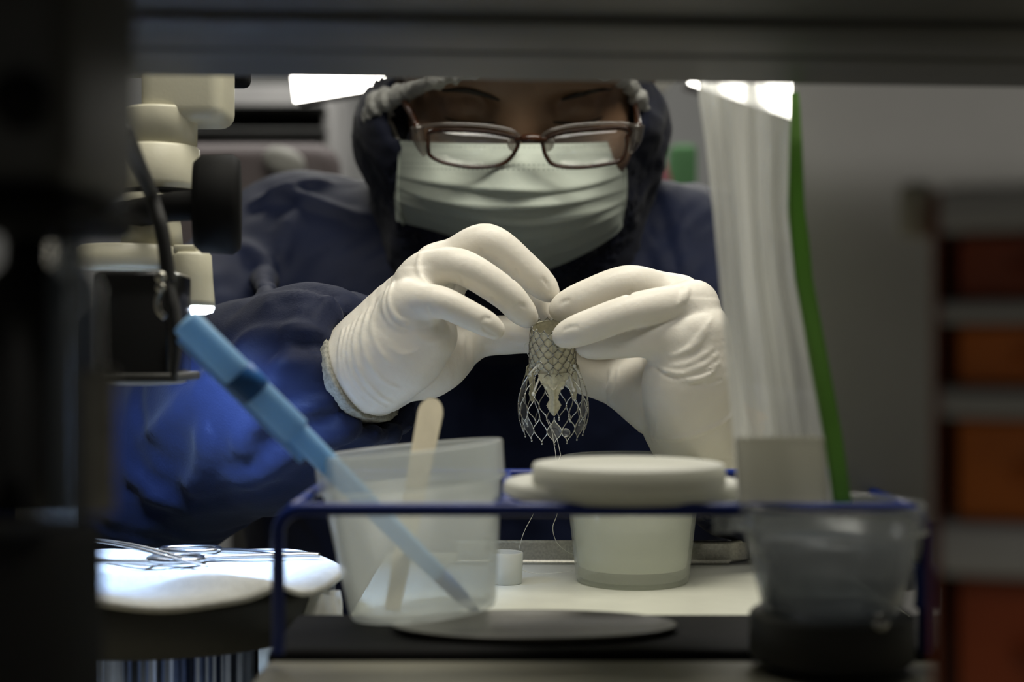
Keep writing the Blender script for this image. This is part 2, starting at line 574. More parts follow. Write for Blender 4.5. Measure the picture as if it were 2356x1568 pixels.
milky('pouch_film', (0.93, 0.93, 0.88), clear=0.2, transl=0.6, gloss=0.12, rough=0.4, noise=(6, 0.05, 0.34, (14, 14, 1.0)))
milky('lens_glass', (0.95, 0.95, 0.95), clear=0.96, transl=0.5, gloss=0.28, rough=0.03)
milky('film_wet', (0.85, 0.88, 0.92), clear=0.90, transl=0.5, gloss=0.35, rough=0.08)
milky('liquid', (0.97, 0.98, 0.93), clear=0.12, transl=0.55, gloss=0.1, rough=0.1)
milky('blue_tool', (0.42, 0.71, 1.0), clear=0.08, transl=0.4, gloss=0.15, rough=0.3)
pm('blue_ink', (0.03, 0.16, 0.50), 0.4, noise=(80, 0.2))
milky('blue_glass', (0.24, 0.28, 0.33), clear=0.5, transl=0.4, gloss=0.25, rough=0.25)
milky('smoke_glass', (0.012, 0.012, 0.012), clear=0.03, transl=0.1, gloss=0.25, rough=0.15)

# surgical mask cloth: pale green weave with stitched dot rows near the top (flat print of the cloth)
def mask_material():
    m, nt, b = nodes_of('mask_cloth')
    N, L = nt.nodes, nt.links
    uv = N.new('ShaderNodeUVMap'); uv.uv_map = 'UVMap'
    sx = N.new('ShaderNodeSeparateXYZ'); L.new(uv.outputs[0], sx.inputs[0])
    def rows(v0, half):
        a = N.new('ShaderNodeMath'); a.operation = 'SUBTRACT'; L.new(sx.outputs['Y'], a.inputs[0]); a.inputs[1].default_value = v0
        c = N.new('ShaderNodeMath'); c.operation = 'ABSOLUTE'; L.new(a.outputs[0], c.inputs[0])
        d = N.new('ShaderNodeMath'); d.operation = 'LESS_THAN'; L.new(c.outputs[0], d.inputs[0]); d.inputs[1].default_value = half
        return d
    mu = N.new('ShaderNodeMath'); mu.operation = 'MULTIPLY'; L.new(sx.outputs['X'], mu.inputs[0]); mu.inputs[1].default_value = 64
    fr = N.new('ShaderNodeMath'); fr.operation = 'FRACT'; L.new(mu.outputs[0], fr.inputs[0])
    on = N.new('ShaderNodeMath'); on.operation = 'LESS_THAN'; L.new(fr.outputs[0], on.inputs[0]); on.inputs[1].default_value = 0.5
    acc = None
    for v0 in (0.045, 0.205, 0.240):
        d = rows(v0, 0.005)
        if acc is None: acc = d
        else:
            mx = N.new('ShaderNodeMath'); mx.operation = 'MAXIMUM'; L.new(acc.outputs[0], mx.inputs[0]); L.new(d.outputs[0], mx.inputs[1]); acc = mx
    pr = N.new('ShaderNodeMath'); pr.operation = 'MULTIPLY'; L.new(acc.outputs[0], pr.inputs[0]); L.new(on.outputs[0], pr.inputs[1])
    sc = N.new('ShaderNodeMath'); sc.operation = 'MULTIPLY'; L.new(pr.outputs[0], sc.inputs[0]); sc.inputs[1].default_value = 0.85
    tc = N.new('ShaderNodeTexCoord'); n = N.new('ShaderNodeTexNoise'); n.inputs['Scale'].default_value = 500
    L.new(tc.outputs['Object'], n.inputs['Vector'])
    mixn = N.new('ShaderNodeMixRGB'); mixn.inputs[1].default_value = (0.39, 0.44, 0.39, 1); mixn.inputs[2].default_value = (0.44, 0.475, 0.415, 1)
    L.new(n.outputs['Fac'], mixn.inputs[0])
    mix = N.new('ShaderNodeMixRGB'); mix.inputs[2].default_value = (0.20, 0.23, 0.20, 1)
    L.new(sc.outputs[0], mix.inputs[0]); L.new(mixn.outputs[0], mix.inputs[1])
    L.new(mix.outputs[0], b.inputs['Base Color'])
    b.inputs['Roughness'].default_value = 0.8
    bp = N.new('ShaderNodeBump'); bp.inputs['Strength'].default_value = 0.25; bp.inputs['Distance'].default_value = 0.0006
    L.new(n.outputs['Fac'], bp.inputs['Height']); L.new(bp.outputs[0], b.inputs['Normal'])
    MATS['mask_cloth'] = m
mask_material()

# ------------------------------------------------------------------ the room
def slab(name, lo, hi, mat):
    v, f = box(lo, hi)
    return mk(name, v, f, mat, smooth=False, kind='structure')
slab('floor', (-2.6, -2.0, -0.05), (2.6, 4.0, 0.0), 'floor_vinyl')
slab('ceiling', (-2.6, -2.0, 2.6), (2.6, 4.0, 2.65), 'ceiling_tile')
slab('wall_back', (-2.6, 4.0, 0.0), (2.6, 4.05, 2.6), 'wall_paint')
slab('wall_front', (-2.6, -2.05, 0.0), (2.6, -2.0, 2.6), 'wall_paint')
slab('wall_left', (-2.65, -2.0, 0.0), (-2.6, 4.0, 2.6), 'wall_paint')
slab('wall_right', (2.6, -2.0, 0.0), (2.65, 4.0, 2.6), 'wall_paint')

# ------------------------------------------------------------------ the person
person = thing('person', 'person in navy hooded gown, face mask and glasses holding a wire valve', 'person', (0.0, 0.98, 0.55))

def C(px, py, d, rpx):
    """a joint: point and radius, the radius given in pixels at that distance"""
    return (P(px, py, d), rpx * d / F)

# joints of both hands; the little finger of each hand is nearest to the lens
HAND_A = dict(
    little=[C(925, 705, .630, 46), C(952, 694, .626, 43), C(1012, 694, .618, 37), C(1083, 726, .620, 33), C(1118, 744, .6235, 30), C(1138, 757, .626, 24)],
    ring=[C(965, 640, .640, 46), C(1000, 614, .638, 43), C(1066, 615, .630, 41), C(1158, 672, .634, 38), C(1196, 711, .639, 34), C(1213, 729, .642, 26)],
    middle=[C(1000, 610, .655, 44), C(1040, 592, .654, 42), C(1122, 556, .648, 42), C(1208, 620, .652, 39), C(1246, 654, .655, 34), C(1262, 670, .656, 26)],
    index=[C(1030, 620, .676, 44), C(1080, 600, .674, 43), C(1160, 585, .672, 40), C(1228, 655, .672, 36), C(1245, 722, .668, 28)],
    thumb=[C(985, 840, .668, 66), C(1040, 812, .676, 54), C(1100, 778, .680, 46), C(1170, 770, .678, 45), C(1225, 772, .674, 40)],
    palm=[[C(838, 846, .645, 90), C(880, 800, .640, 88), C(955, 690, .632, 50)],
          [C(838, 838, .655, 92), C(900, 760, .652, 90), C(975, 640, .642, 50)],
          [C(842, 836, .665, 92), C(930, 720, .664, 82), C(1010, 615, .656, 48)],
          [C(850, 842, .672, 88), C(960, 720, .676, 78), C(1045, 618, .674, 46)],
          [C(862, 868, .648, 78), C(930, 825, .640, 84), C(975, 770, .636, 78)],
          [C(872, 862, .664, 80), C(960, 838, .664, 74), C(1010, 826, .668, 62)]],
    arm=[C(842, 842, .655, 92), C(792, 878, .668, 96), C(740, 905, .682, 100)])
HAND_B = dict(
    little=[C(1620, 765, .638, 56), C(1580, 769, .635, 53), C(1490, 778, .633, 43), C(1405, 789, .636, 37), C(1368, 795, .638, 32), C(1350, 797, .639, 26)],
    ring=[C(1600, 700, .640, 50), C(1560, 698, .635, 45), C(1460, 714, .625, 41), C(1352, 752, .627, 39), C(1314, 766, .630, 35), C(1298, 772, .631, 28)],
    middle=[C(1560, 680, .652, 46), C(1512, 664, .650, 42), C(1440, 650, .644, 40), C(1348, 683, .646, 39), C(1306, 702, .649, 35), C(1290, 711, .650, 28)],
    index=[C(1540, 690, .674, 44), C(1490, 672, .674, 41), C(1420, 668, .670, 38), C(1345, 715, .668, 35), C(1296, 742, .664, 30)],
    thumb=[C(1500, 905, .672, 74), C(1440, 880, .680, 64), C(1390, 866, .682, 56), C(1335, 852, .678, 50), C(1290, 822, .672, 42)],
    palm=[[C(1606, 950, .648, 88), C(1610, 860, .640, 84), C(1618, 762, .634, 52)],
          [C(1600, 945, .656, 92), C(1598, 840, .650, 84), C(1592, 702, .642, 50)],
          [C(1592, 945, .666, 92), C(1580, 830, .664, 80), C(1560, 690, .654, 46)],
          [C(1584, 950, .674, 88), C(1560, 830, .676, 76), C(1536, 700, .674, 44)],
          [C(1580, 965, .652, 84), C(1560, 890, .642, 84), C(1560, 840, .638, 66)],
          [C(1560, 950, .668, 84), C(1510, 915, .670, 74), C(1480, 890, .672, 66)]],
    arm=[C(1602, 945, .660, 92), C(1618, 1005, .672, 98), C(1640, 1070, .690, 104)])

def dense(c, n=7):
    """the same chain with many joints, so that it bends smoothly"""
    q = smooth_path([list(p) + [r] for p, r in c], n)
    return [(x[:3], x[3]) for x in q]

def hand_field(H, lo, hi, h, grow=0.0, arm=True):
    pf, ff = Field(lo, hi, h), Field(lo, hi, h)
    for c in H['palm']:
        one = Field(lo, hi, h)
        one.chain(dense(c, 5), 0.0, grow=grow)
        pf.union(one, 0.008)
    if arm:
        pf.chain(H['arm'], 0.012, grow=grow)
    for n in ('little', 'ring', 'middle', 'index'):
        one = Field(lo, hi, h)
        one.chain(dense(H[n]), 0.0, grow=grow)
        hh = np.maximum(0.0010 - np.abs(ff.f - one.f), 0) / 0.0010
        ff.f = np.minimum(ff.f, one.f) - hh * hh * 0.0010 * 0.25
    th = Field(lo, hi, h)
    th.chain(dense(H['thumb']), 0.0, grow=grow)
    pf.union(th, 0.010)
    pf.union(ff, 0.0065)
    return pf

def bounds(H, pad=0.012, arm=True):
    pts = [p - r for k, v in H.items() for c in (v if k == 'palm' else [v]) for p, r in c if arm or k != 'arm'], \
          [p + r for k, v in H.items() for c in (v if k == 'palm' else [v]) for p, r in c if arm or k != 'arm']
    return np.min(pts[0], 0) - pad, np.max(pts[1], 0) + pad

# ---- glove on the hand at the left of the picture
def glove(H, cut_at, cut_to, folds, creases, label):
    lo, hi = bounds(H)
    g = hand_field(H, lo, hi, 0.0008)
    for pix, r, lift, k in folds:
        g.fold(pix, r, lift * .85, .0009)
    for pix, r, lift, k in creases:
        g.fold(pix, r * .8, lift * .7, .0005, mode='sub')
    g.plane(cut_at, np.asarray(cut_to) - np.asarray(cut_at))
    V, Q = g.mesh()
    V = relax(V, Q, 1, 0.4)
    return mk('glove', V, Q, 'latex', person, label=label)

FA = [([(968, 582), (962, 612), (970, 640), (984, 652)], .0011, .0007, .002),
      ([(905, 650), (896, 690), (908, 724), (935, 742), (970, 745), (1000, 735)], .0014, .0009, .003),
      ([(893, 660), (884, 705), (900, 742), (935, 762)], .0012, .0005, .003),
      ([(868, 700), (858, 750), (870, 800), (900, 835)], .0014, .0006, .003),
      ([(850, 710), (836, 770), (846, 825), (880, 870), (915, 890)], .0014, .0007, .003),
      ([(832, 726), (816, 785), (828, 850), (866, 900), (900, 925)], .0014, .0008, .003),
      ([(815, 742), (803, 800), (812, 860), (850, 910), (885, 935)], .0013, .0008, .0025),
      ([(802, 752), (792, 810), (800, 868), (838, 920)], .0013, .0009, .0025),
      ([(790, 758), (783, 815), (790, 870), (825, 918)], .0013, .0009, .0025),
      ([(900, 800), (930, 815), (965, 800)], .0012, .0004, .004),
      ([(960, 770), (985, 785), (1010, 780)], .0012, .0004, .004),
      ([(1068, 770), (1063, 800), (1068, 826)], .0011, .0006, .003)]
CA = [([(1108, 742), (1116, 731), (1130, 733)], .0009, .00026, .001), ([(1110, 750), (1122, 764), (1138, 770)], .0009, .00026, .001),
      ([(1186, 712), (1196, 701), (1210, 706)], .0009, .00026, .001), ([(1246, 640), (1256, 648), (1262, 662)], .0009, .00026, .001),
      ([(1103, 572), (1110, 586), (1120, 592)], .0010, .0006, .0015),
      ([(1184, 618), (1187, 630), (1178, 640)], .0010, .0007, .0015),
      ([(1052, 630), (1055, 642), (1062, 655)], .0010, .0006, .0015),
      ([(1130, 682), (1128, 692), (1134, 700)], .0009, .0006, .0015),
      ([(984, 702), (988, 718), (996, 728)], .0010, .0005, .002),
      ([(925, 742), (955, 748), (990, 742)], .0014, .0005, .002)]
EA = HAND_A['arm'][2][0]; WA = HAND_A['arm'][1][0]
CUT_A, NRM_A = P(830, 852, .6585), (EA - WA) * np.array([1, .35, 1])
glove(HAND_A, CUT_A, CUT_A + NRM_A, FA, CA, 'cream latex glove on the hand at the left of the picture')

FB = [([(1582, 664), (1578, 680), (1570, 696)], .0012, .0006, .002),
      ([(1574, 658), (1568, 684), (1558, 702)], .0009, .0004, .002),
      ([(1636, 735), (1614, 765), (1592, 795), (1566, 812), (1540, 818)], .0013, .0009, .0025),
      ([(1628, 760), (1606, 790), (1585, 806)], .0010, .0005, .002),
      ([(1640, 800), (1610, 822), (1575, 838), (1540, 842)], .0014, .0006, .003),
      ([(1650, 815), (1620, 838), (1585, 852), (1548, 855)], .0014, .0006, .003),
      ([(1655, 832), (1625, 855), (1590, 868), (1555, 868)], .0014, .0006, .003),
      ([(1645, 850), (1620, 866), (1585, 878)], .0013, .0005, .003),
      ([(1515, 846), (1540, 856), (1570, 862), (1600, 858)], .0013, .0006, .003),
      ([(1500, 1008), (1560, 1006), (1620, 990), (1670, 965), (1690, 940)], .0013, .0010, .002),
      ([(1412, 840), (1405, 880), (1390, 910)], .0010, .0005, .003),
      ([(1424, 850), (1420, 890), (1402, 925)], .0010, .0005, .003)]
CB = [([(1296, 758), (1310, 752), (1330, 750)], .0009, .00026, .001), ([(1288, 700), (1298, 692), (1312, 690)], .0009, .00022, .001),
      ([(1454, 664), (1450, 674), (1440, 680)], .0010, .0006, .0015),
      ([(1500, 842), (1545, 868), (1600, 862), (1640, 850)], .0011, .0006, .002),
      ([(1660, 872), (1630, 884), (1590, 886)], .0010, .0005, .003)]
EB = HAND_B['arm'][2][0]; WB = HAND_B['arm'][1][0]
CUT_B, NRM_B = WB * 0.7 + EB * 0.3, EB - WB
glove(HAND_B, CUT_B, CUT_B + NRM_B, FB, CB, 'cream latex glove on the hand at the right of the picture')

# ---- head: axes of the bowed face
TH = math.radians(36)
hf = np.array([0, -math.cos(TH), -math.sin(TH)])      # the way the face looks
hu = np.array([0, -math.sin(TH), math.cos(TH)])       # crown
hx = np.array([1.0, 0, 0])
HR = np.stack([hx, -hf, hu], 1)
NA = P(1200, 283, .835)                                # between the eyes
def hp(x, fw, up):
    return NA + x * hx + fw * hf + up * hu

SL, SR = np.array([-.150, 1.0, .912]), np.array([.118, 1.0, .908])
ELB_A, ELB_B = np.array([-.262, .80, .770]), np.array([.235, .835, .775])
def torso(fd, g):
    fd.cone(SL, SR, .046, .046, .03, grow=g)
    fd.cone((-.095, 1.015, .86), (-.085, 1.06, .60), .095, .10, .04, grow=g)
    fd.cone((.060, 1.015, .86), (.050, 1.06, .60), .095, .10, .04, grow=g)
    fd.cone(SL, ELB_A, .046, .040, .03, grow=g)
    fd.cone(SR, ELB_B, .046, .040, .03, grow=g)

def body_mesh():
    lo = np.array([-.325, .60, .53]); hi = np.array([.29, 1.18, 1.18])
    b = Field(lo, hi, 0.0023)
    torso(b, -0.010)
    b.cone(ELB_A, HAND_A['arm'][1][0], .036, .019, .02)
    b.cone(ELB_B, HAND_B['arm'][1][0], .036, .019, .02)
    b.cone((0, 1.0, .915), hp(0, -.085, -.05), .058, .055, .03)
    # skull, jaw, brow, cheeks, nose
    b.ell(hp(0, -.094, .030), (.079, .098, .092), HR, .02)
    b.ell(hp(0, -.066, -.042), (.068, .066, .072), HR, .03)
    for s in (-1, 1):
        b.ell(hp(s * .030, -.014, .026), (.030, .014, .012), HR, .014)
        b.ell(hp(s * .040, -.022, -.030), (.026, .022, .022), HR, .02)
        b.ell(hp(s * .033, .004, .010), (.0165, .0165, .0085), HR, .008, mode='sub')
        b.ell(hp(s * .032, -.0150, .0045), (.0150, .0130, .0110), HR, .003)
        b.cone(hp(s * .080, -.10, .012), hp(s * .082, -.105, -.022), .009, .007, .008)
    b.cone(hp(0, -.008, .012), hp(0, .010, -.026), .010, .009, .012)
    b.ell(hp(0, .012, -.036), (.015, .013, .011), HR, .010)
    b.ell(hp(0, -.020, -.072), (.024, .013, .009), HR, .010)
    b.ell(hp(0, -.026, -.102), (.022, .016, .014), HR, .014)
    # hands inside the gloves
    for H in (HAND_A, HAND_B):
        for c in H['palm']:
            b.chain(c, 0, grow=-.0022)
        b.chain(H['arm'], 0, grow=-.0022)
        for n in ('little', 'ring', 'middle', 'index', 'thumb'):
            b.chain(H[n], 0, grow=-.0022)
    V, Q = b.mesh()
    V = relax(V, Q, 2, 0.4)
    return mk('body', V, Q, 'skin', person)
body_mesh()

# brows, lashes and lid folds lie on the face
bh = Field(NA + np.array([-.09, -.05, -.13]), NA + np.array([.09, .12, .09]), 0.0015)
def face_only(b):
    b.ell(hp(0, -.094, .030), (.079, .098, .092), HR, .02)
    b.ell(hp(0, -.066, -.042), (.068, .066, .072), HR, .03)
    for s in (-1, 1):
        b.ell(hp(s * .030, -.014, .026), (.030, .014, .012), HR, .014)
        b.ell(hp(s * .040, -.022, -.030), (.026, .022, .022), HR, .02)
        b.ell(hp(s * .033, .004, .010), (.0165, .0165, .0085), HR, .008, mode='sub')
        b.ell(hp(s * .032, -.0150, .0045), (.0150, .0130, .0110), HR, .003)
    b.cone(hp(0, -.008, .012), hp(0, .010, -.026), .010, .009, .012)
face_only(bh)
def on_face(pix, back=0.0):
    pts = []
    for q in smooth_path(pix, 6):
        h = bh.hit(*q)
        if h is not None:
            pts.append(h + np.array([0, back, 0]))
    pts = np.array(pts)
    for _ in range(3):
        pts[1:-1] = (pts[:-2] + 2 * pts[1:-1] + pts[2:]) / 4
    return pts
def strip(name, pix, r, mat, label=None, flat=0.5):
    p = on_face(pix)
    t = np.linspace(0, 1, len(p))
    rr = r * (0.25 + 0.75 * np.sin(np.pi * np.clip(t * 0.9 + 0.08, 0, 1)) ** 0.7)
    v, f = tube(p, rr, 8, flat=flat)
    return mk(name, v, f, mat, person, label=label)
strip('eyebrow', [(1020, 208), (1065, 206), (1105, 214), (1150, 231)], .0036, 'brow_hair')
strip('eyebrow', [(1292, 230), (1325, 220), (1365, 208), (1405, 205)], .0036, 'brow_hair')
strip('eyelashes', [(1025, 270), (1050, 279), (1085, 284), (1115, 284), (1142, 280)], .0020, 'brow_hair')
strip('eyelashes', [(1272, 280), (1300, 283), (1335, 284), (1365, 278), (1388, 268)], .0020, 'brow_hair')

# ---- gown: torso, sleeves, folds
def gown():
    lo = np.array([-.345, .60, .55]); hi = np.array([.31, 1.2, 1.02])
    g = Field(lo, hi, 0.0035)
    torso(g, 0.006)
    # baggy sleeves
    wa = P(846, 860, .662); ea = ELB_A
    mid = lambda a, b, t: a + (b - a) * t
    g.chain([(SL, .056), (mid(SL, ea, .5) + np.array([-.006, 0, 0]), .056), (ea, .058)], .03)
    g.chain([(ea, .058), (mid(ea, wa, .35), .052), (mid(ea, wa, .70) + np.array([0, 0, .006]), .049), (mid(ea, wa, .86) + np.array([0, 0, .006]), .044), (mid(ea, wa, .99), .031)], .02)
    wb = P(1625, 1050, .690); eb = ELB_B
    g.chain([(SR, .054), (mid(SR, eb, .5), .052), (eb, .054)], .03)
    g.chain([(eb, .052), (mid(eb, wb, .5), .040), (mid(eb, wb, .8), .036), (mid(eb, wb, .99), .030)], .02)
    # collar up to the chin
    g.cone((0.0, .975, .915), (0.0, .945, .965), .082, .074, .03)
    # folds seen on the shoulder, the chest and the sleeve
    for pix, r, lift in [([(585, 470), (640, 450), (700, 462), (770, 485), (850, 512)], .010, .006),
                         ([(620, 440), (690, 425), (760, 420)], .008, .004),
                         ([(560, 560), (600, 620), (620, 700)], .010, .004),
                         ([(690, 480), (650, 540), (640, 620)], .010, .004),
                         ([(1520, 430), (1560, 520), (1580, 620)], .010, .005),
                         ([(1470, 520), (1520, 600), (1540, 640)], .009, .004),
                         ([(1085, 840), (1088, 960), (1095, 1100)], .004, .002),
                         ([(330, 1010), (420, 940), (520, 850), (600, 760)], .010, .004),
                         ([(300, 1080), (360, 1120), (400, 1150)], .008, .004),
                         ([(640, 900), (600, 960), (560, 1040)], .008, .005),
                         ([(700, 820), (640, 870), (600, 950)], .007, .004),
                         ([(740, 1000), (640, 1060), (520, 1100)], .010, .005),
                         ([(700, 690), (690, 760), (640, 850)], .008, .004),
                         ([(770, 700), (740, 720), (715, 780)], .006, .004),
                         ([(840, 960), (770, 990), (690, 1020)], .008, .005),
                         ([(480, 980), (470, 1050), (430, 1130)], .009, .005)]:
        g.fold(pix, r * .6, lift * .55, .004)
    # open sleeve ends
    da = wa - ea; da /= np.linalg.norm(da)
    db = wb - eb; db /= np.linalg.norm(db)
    for w, d in ((wa, da), (wb, db)):
        g.cone(w - d * .020, w + d * .05, .0265, .0275, .004, mode='sub')
        g.cutdisc(w + d * .004, d, .055)
    V, Q = g.mesh()
    N = vnormals(V, Q)
    amp = ripple(V, 3, .085, .0018) + ripple(V, 8, .032, .0006)
    for w, d in ((wa, da), (wb, db)):
        R = frame_of(d)
        q = (V - w) @ R
        th = np.arctan2(q[:, 1], q[:, 0])
        near = np.exp(-((q[:, 2] + .004) / .022) ** 2) * (np.hypot(q[:, 0], q[:, 1]) < .06) * (q[:, 2] > -.06)
        amp += near * (.0016 * np.sin(13 * th + 1.0) + .0010 * np.sin(21 * th))
    V = V + N * amp[:, None]
    V = relax(V, Q, 1, 0.4)
    mk('gown', V, Q, 'gown_cloth', person)
    # knitted cuffs between sleeve and glove, fitted round the wrist
    for H, at0, n in ((HAND_A, CUT_A, NRM_A), (HAND_B, CUT_B, NRM_B)):
        n = n / np.linalg.norm(n)
        sub_h = dict(palm=H['palm'], arm=H['arm'], little=H['palm'][0], ring=H['palm'][1], middle=H['palm'][2], index=H['palm'][3], thumb=H['palm'][5])
        lo, hi = at0 - .052, at0 + .052
        k = hand_field(sub_h, lo, hi, .0011, grow=.0014)
        k.plane(at0 - n * .0012, -n)
        k.plane(at0 + n * .030, n)
        V, Q = k.mesh()
        N = vnormals(V, Q)
        q = (V - at0) @ frame_of(n)
        th = np.arctan2(q[:, 1], q[:, 0])
        V = V + N * (.00018 * np.sin(64 * th) + .0003 * np.sin(q[:, 2] * 420))[:, None]
        mk('knit_cuff', V, Q, 'knit', person)
gown()

# ---- hood
def hood():
    c = hp(0, -.088, .012) + np.array([-.006, .012, -.004])
    lo = c - np.array([.15, .16, .20]); hi = c + np.array([.15, .19, .17])
    o = Field(lo, hi, 0.0028)
    neck = np.array([-.004, .985, .905])
    c[2] = P(0, 292, .92)[2]; c[1] = .938
    o.ell(c, (.1035, .108, .060), None, 0)
    o.cone(c + np.array([0, .02, -.045]), neck, .092, .095, .03)
    o.cone(c + np.array([0, .04, -.03]), c + np.array([0, .05, .03]), .07, .06, .03)
    i = Field(lo, hi, 0.0028)
    i.ell(c, (.0965, .101, .056), None, 0)
    i.cone(c + np.array([0, .015, -.045]), neck, .086, .084, .03)
    i.cone(c + np.array([0, 0, .0]), c + np.array([0, -.02, .12]), .088, .088, .01)
    o.f = np.maximum(o.f, -i.f)
    o.plane(P(1178, 300, .872), (0, -1, .10))
    V, Q = o.mesh()
    N = vnormals(V, Q)
    V = V + N * (ripple(V, 21, .045, .0018) + ripple(V, 5, .016, .0005))[:, None]
    mk('hood', V, Q, 'hood_cloth', person)
    # elastic hem round the opening
hood()

# ---- hair net
def hair_net():
    pts = []
    for px, py, d in [(860, 340, .900), (858, 290, .892), (868, 246, .880), (895, 226, .870), (940, 210, .858), (1000, 190, .85), (1060, 172, .84), (1130, 152, .84),
                      (1220, 146, .84), (1310, 152, .84), (1380, 168, .84), (1435, 190, .850), (1468, 225, .868), (1482, 270, .884), (1488, 320, .9)]:
        h = bh.hit(px, py)
        pts.append(h + np.array([0, -.003, .001]) if h is not None and h[1] < d + .01 else P(px, py, d))
    p = smooth_path(pts, 12)
    rg = np.random.RandomState(4)
    n = len(p)
    t = np.linspace(0, 1, n)
    r = .0052 + .0008 * np.sin(t * 95 + 2 * np.sin(t * 31)) + .003 * np.exp(-((t - .14) / .08) ** 2)
    v, f = tube(p, r, 14)
    # pleats running across the gathered edge
    d = v - np.repeat(p, 14, 0)
    k = np.repeat(t, 14); a = np.tile(np.arange(14), n) * 2 * math.pi / 14
    v = np.repeat(p, 14, 0) + d * (1 + .08 * np.sin(k * 260 + 2 * np.sin(a)) + .06 * np.sin(k * 140 + a * 3))[:, None]
    # cap over the crown
    cz = hp(0, -.096, .034)
    cap = Field(cz - .13, cz + .13, .003)
    cap.ell(cz, (.085, .104, .098), HR, 0)
    cap.plane(hp(0, -.030, .045), np.array(hf) * .42 - hu * .9)
    V, Q = cap.mesh()
    N = vnormals(V, Q)
    V = V + N * ripple(V, 9, .018, .0018)[:, None]
    e = mk('hair_net', V, Q, 'net', person)
    mk('elastic_hem', v, f, 'net', e)
    # loose tuft in front of each ear
    tp = smooth_path([P(872, 255, .885), P(868, 285, .887), P(872, 320, .893), P(884, 350, .90)], 8)
    v2, f2 = tube(tp, np.linspace(.0095, .002, len(tp)) * (1 + .15 * np.sin(np.arange(len(tp)) * 1.7)), 12)
    mk('gathered_tuft', v2, f2, 'net', e)
hair_net()

# ---- face mask: a pleated sheet from cheek to cheek
def face_mask():
    rows = [  # v, y at the middle, y at the edge, left x, right x, distance middle, distance edge
        (0.00, 334, 322, 918, 1444, .8170, .884), (0.12, 356, 350, 915, 1443, .8085, .886), (0.24, 392, 385, 913, 1442, .8020, .888),
        (0.38, 436, 418, 912, 1441, .7985, .890), (0.50, 474, 446, 912, 1440, .7975, .892), (0.62, 506, 466, 912, 1438, .8040, .893),
        (0.76, 548, 484, 913, 1434, .8180, .894), (0.90, 596, 500, 914, 1428, .8420, .894), (1.00, 618, 508, 915, 1424, .8640, .894)]
    R = np.array(rows)
    nu, nv = 90, 110
    def fn(u, v):
        q = [np.interp(v, R[:, 0], R[:, i]) for i in range(1, 7)]
        s = u * 2 - 1
        ph = s * math.radians(78)
        c = (1 - math.cos(ph)) / (1 - math.cos(math.radians(78)))
        c = c ** 1.05
        w = (math.sin(ph) / math.sin(math.radians(78)) + 1) / 2
        x = q[2] + (q[3] - q[2]) * w
        pw = 2.2 - 1.1 * np.clip((v - .45) / .5, 0, 1)
        y = q[0] + (q[1] - q[0]) * abs(2 * w - 1) ** pw
        x += 85 * np.clip((v - .5) / .5, 0, 1) ** 1.5 * (1 - c)
        d = q[4] + (q[5] - q[4]) * c
        mid = 1 - c
        # pleats: each tier stands a little proud of the one below
        pl = 0
        for v0, h in ((.40, .0036), (.535, .0028), (.68, .0034), (.82, .0022)):
            vv = v0 - .10 * c + .012 * math.sin(9 * u + v0 * 20)
            a = np.clip((v - (vv - .13)) / .13, 0, 1)
            pl += h * a * a * (1 / (1 + math.exp((v - vv) / .006)))
        d -= pl * (.5 + .6 * mid)
        # soft dents of the cloth
        d += .0016 * math.sin(7 * u + 9 * v) * mid + .0012 * math.sin(17 * u - 13 * v) * mid
        d -= .006 * math.exp(-(s / .16) ** 2) * math.exp(-((v - .30) / .25) ** 2)
        d += .004 * math.exp(-((abs(s) - .42) / .18) ** 2) * math.exp(-((v - .14) / .14) ** 2)
        return P(x, y, d)
    v, f = grid(fn, nu, nv, .0009)
    o = mk('face_mask', v, f, 'mask_cloth', person, label='pale green pleated surgical mask')
    uvl = o.data.uv_layers.new(name='UVMap')
    w = nu + 1; m = w * (nv + 1)
    for lp in o.data.loops:
        k = lp.vertex_index % m
        uvl.data[lp.index].uv = ((k % w) / nu, (k // w) / nv)
    # pressed side hems
    for xe, ins in ((0.0, .06), (1.0, -.06)):
        pts = [np.array(fn(xe + ins * .5, t)) + np.array([0, -.0011, 0]) for t in np.linspace(.02, .97, 24)]
        v, f = tube(pts, .0052, 8, flat=.16)
        mk('side_hem', v, f, 'mask_cloth', o)
    for pts in ([P(918, 328, .886), P(905, 295, .890), P(889, 262, .893), P(878, 235, .90)], [P(1444, 330, .886), P(1462, 300, .892), P(1472, 262, .9)]):
        v, f = tube(smooth_path(pts, 6), .0013, 6)
        mk('ear_loop', v, f, 'suture', o)
face_mask()

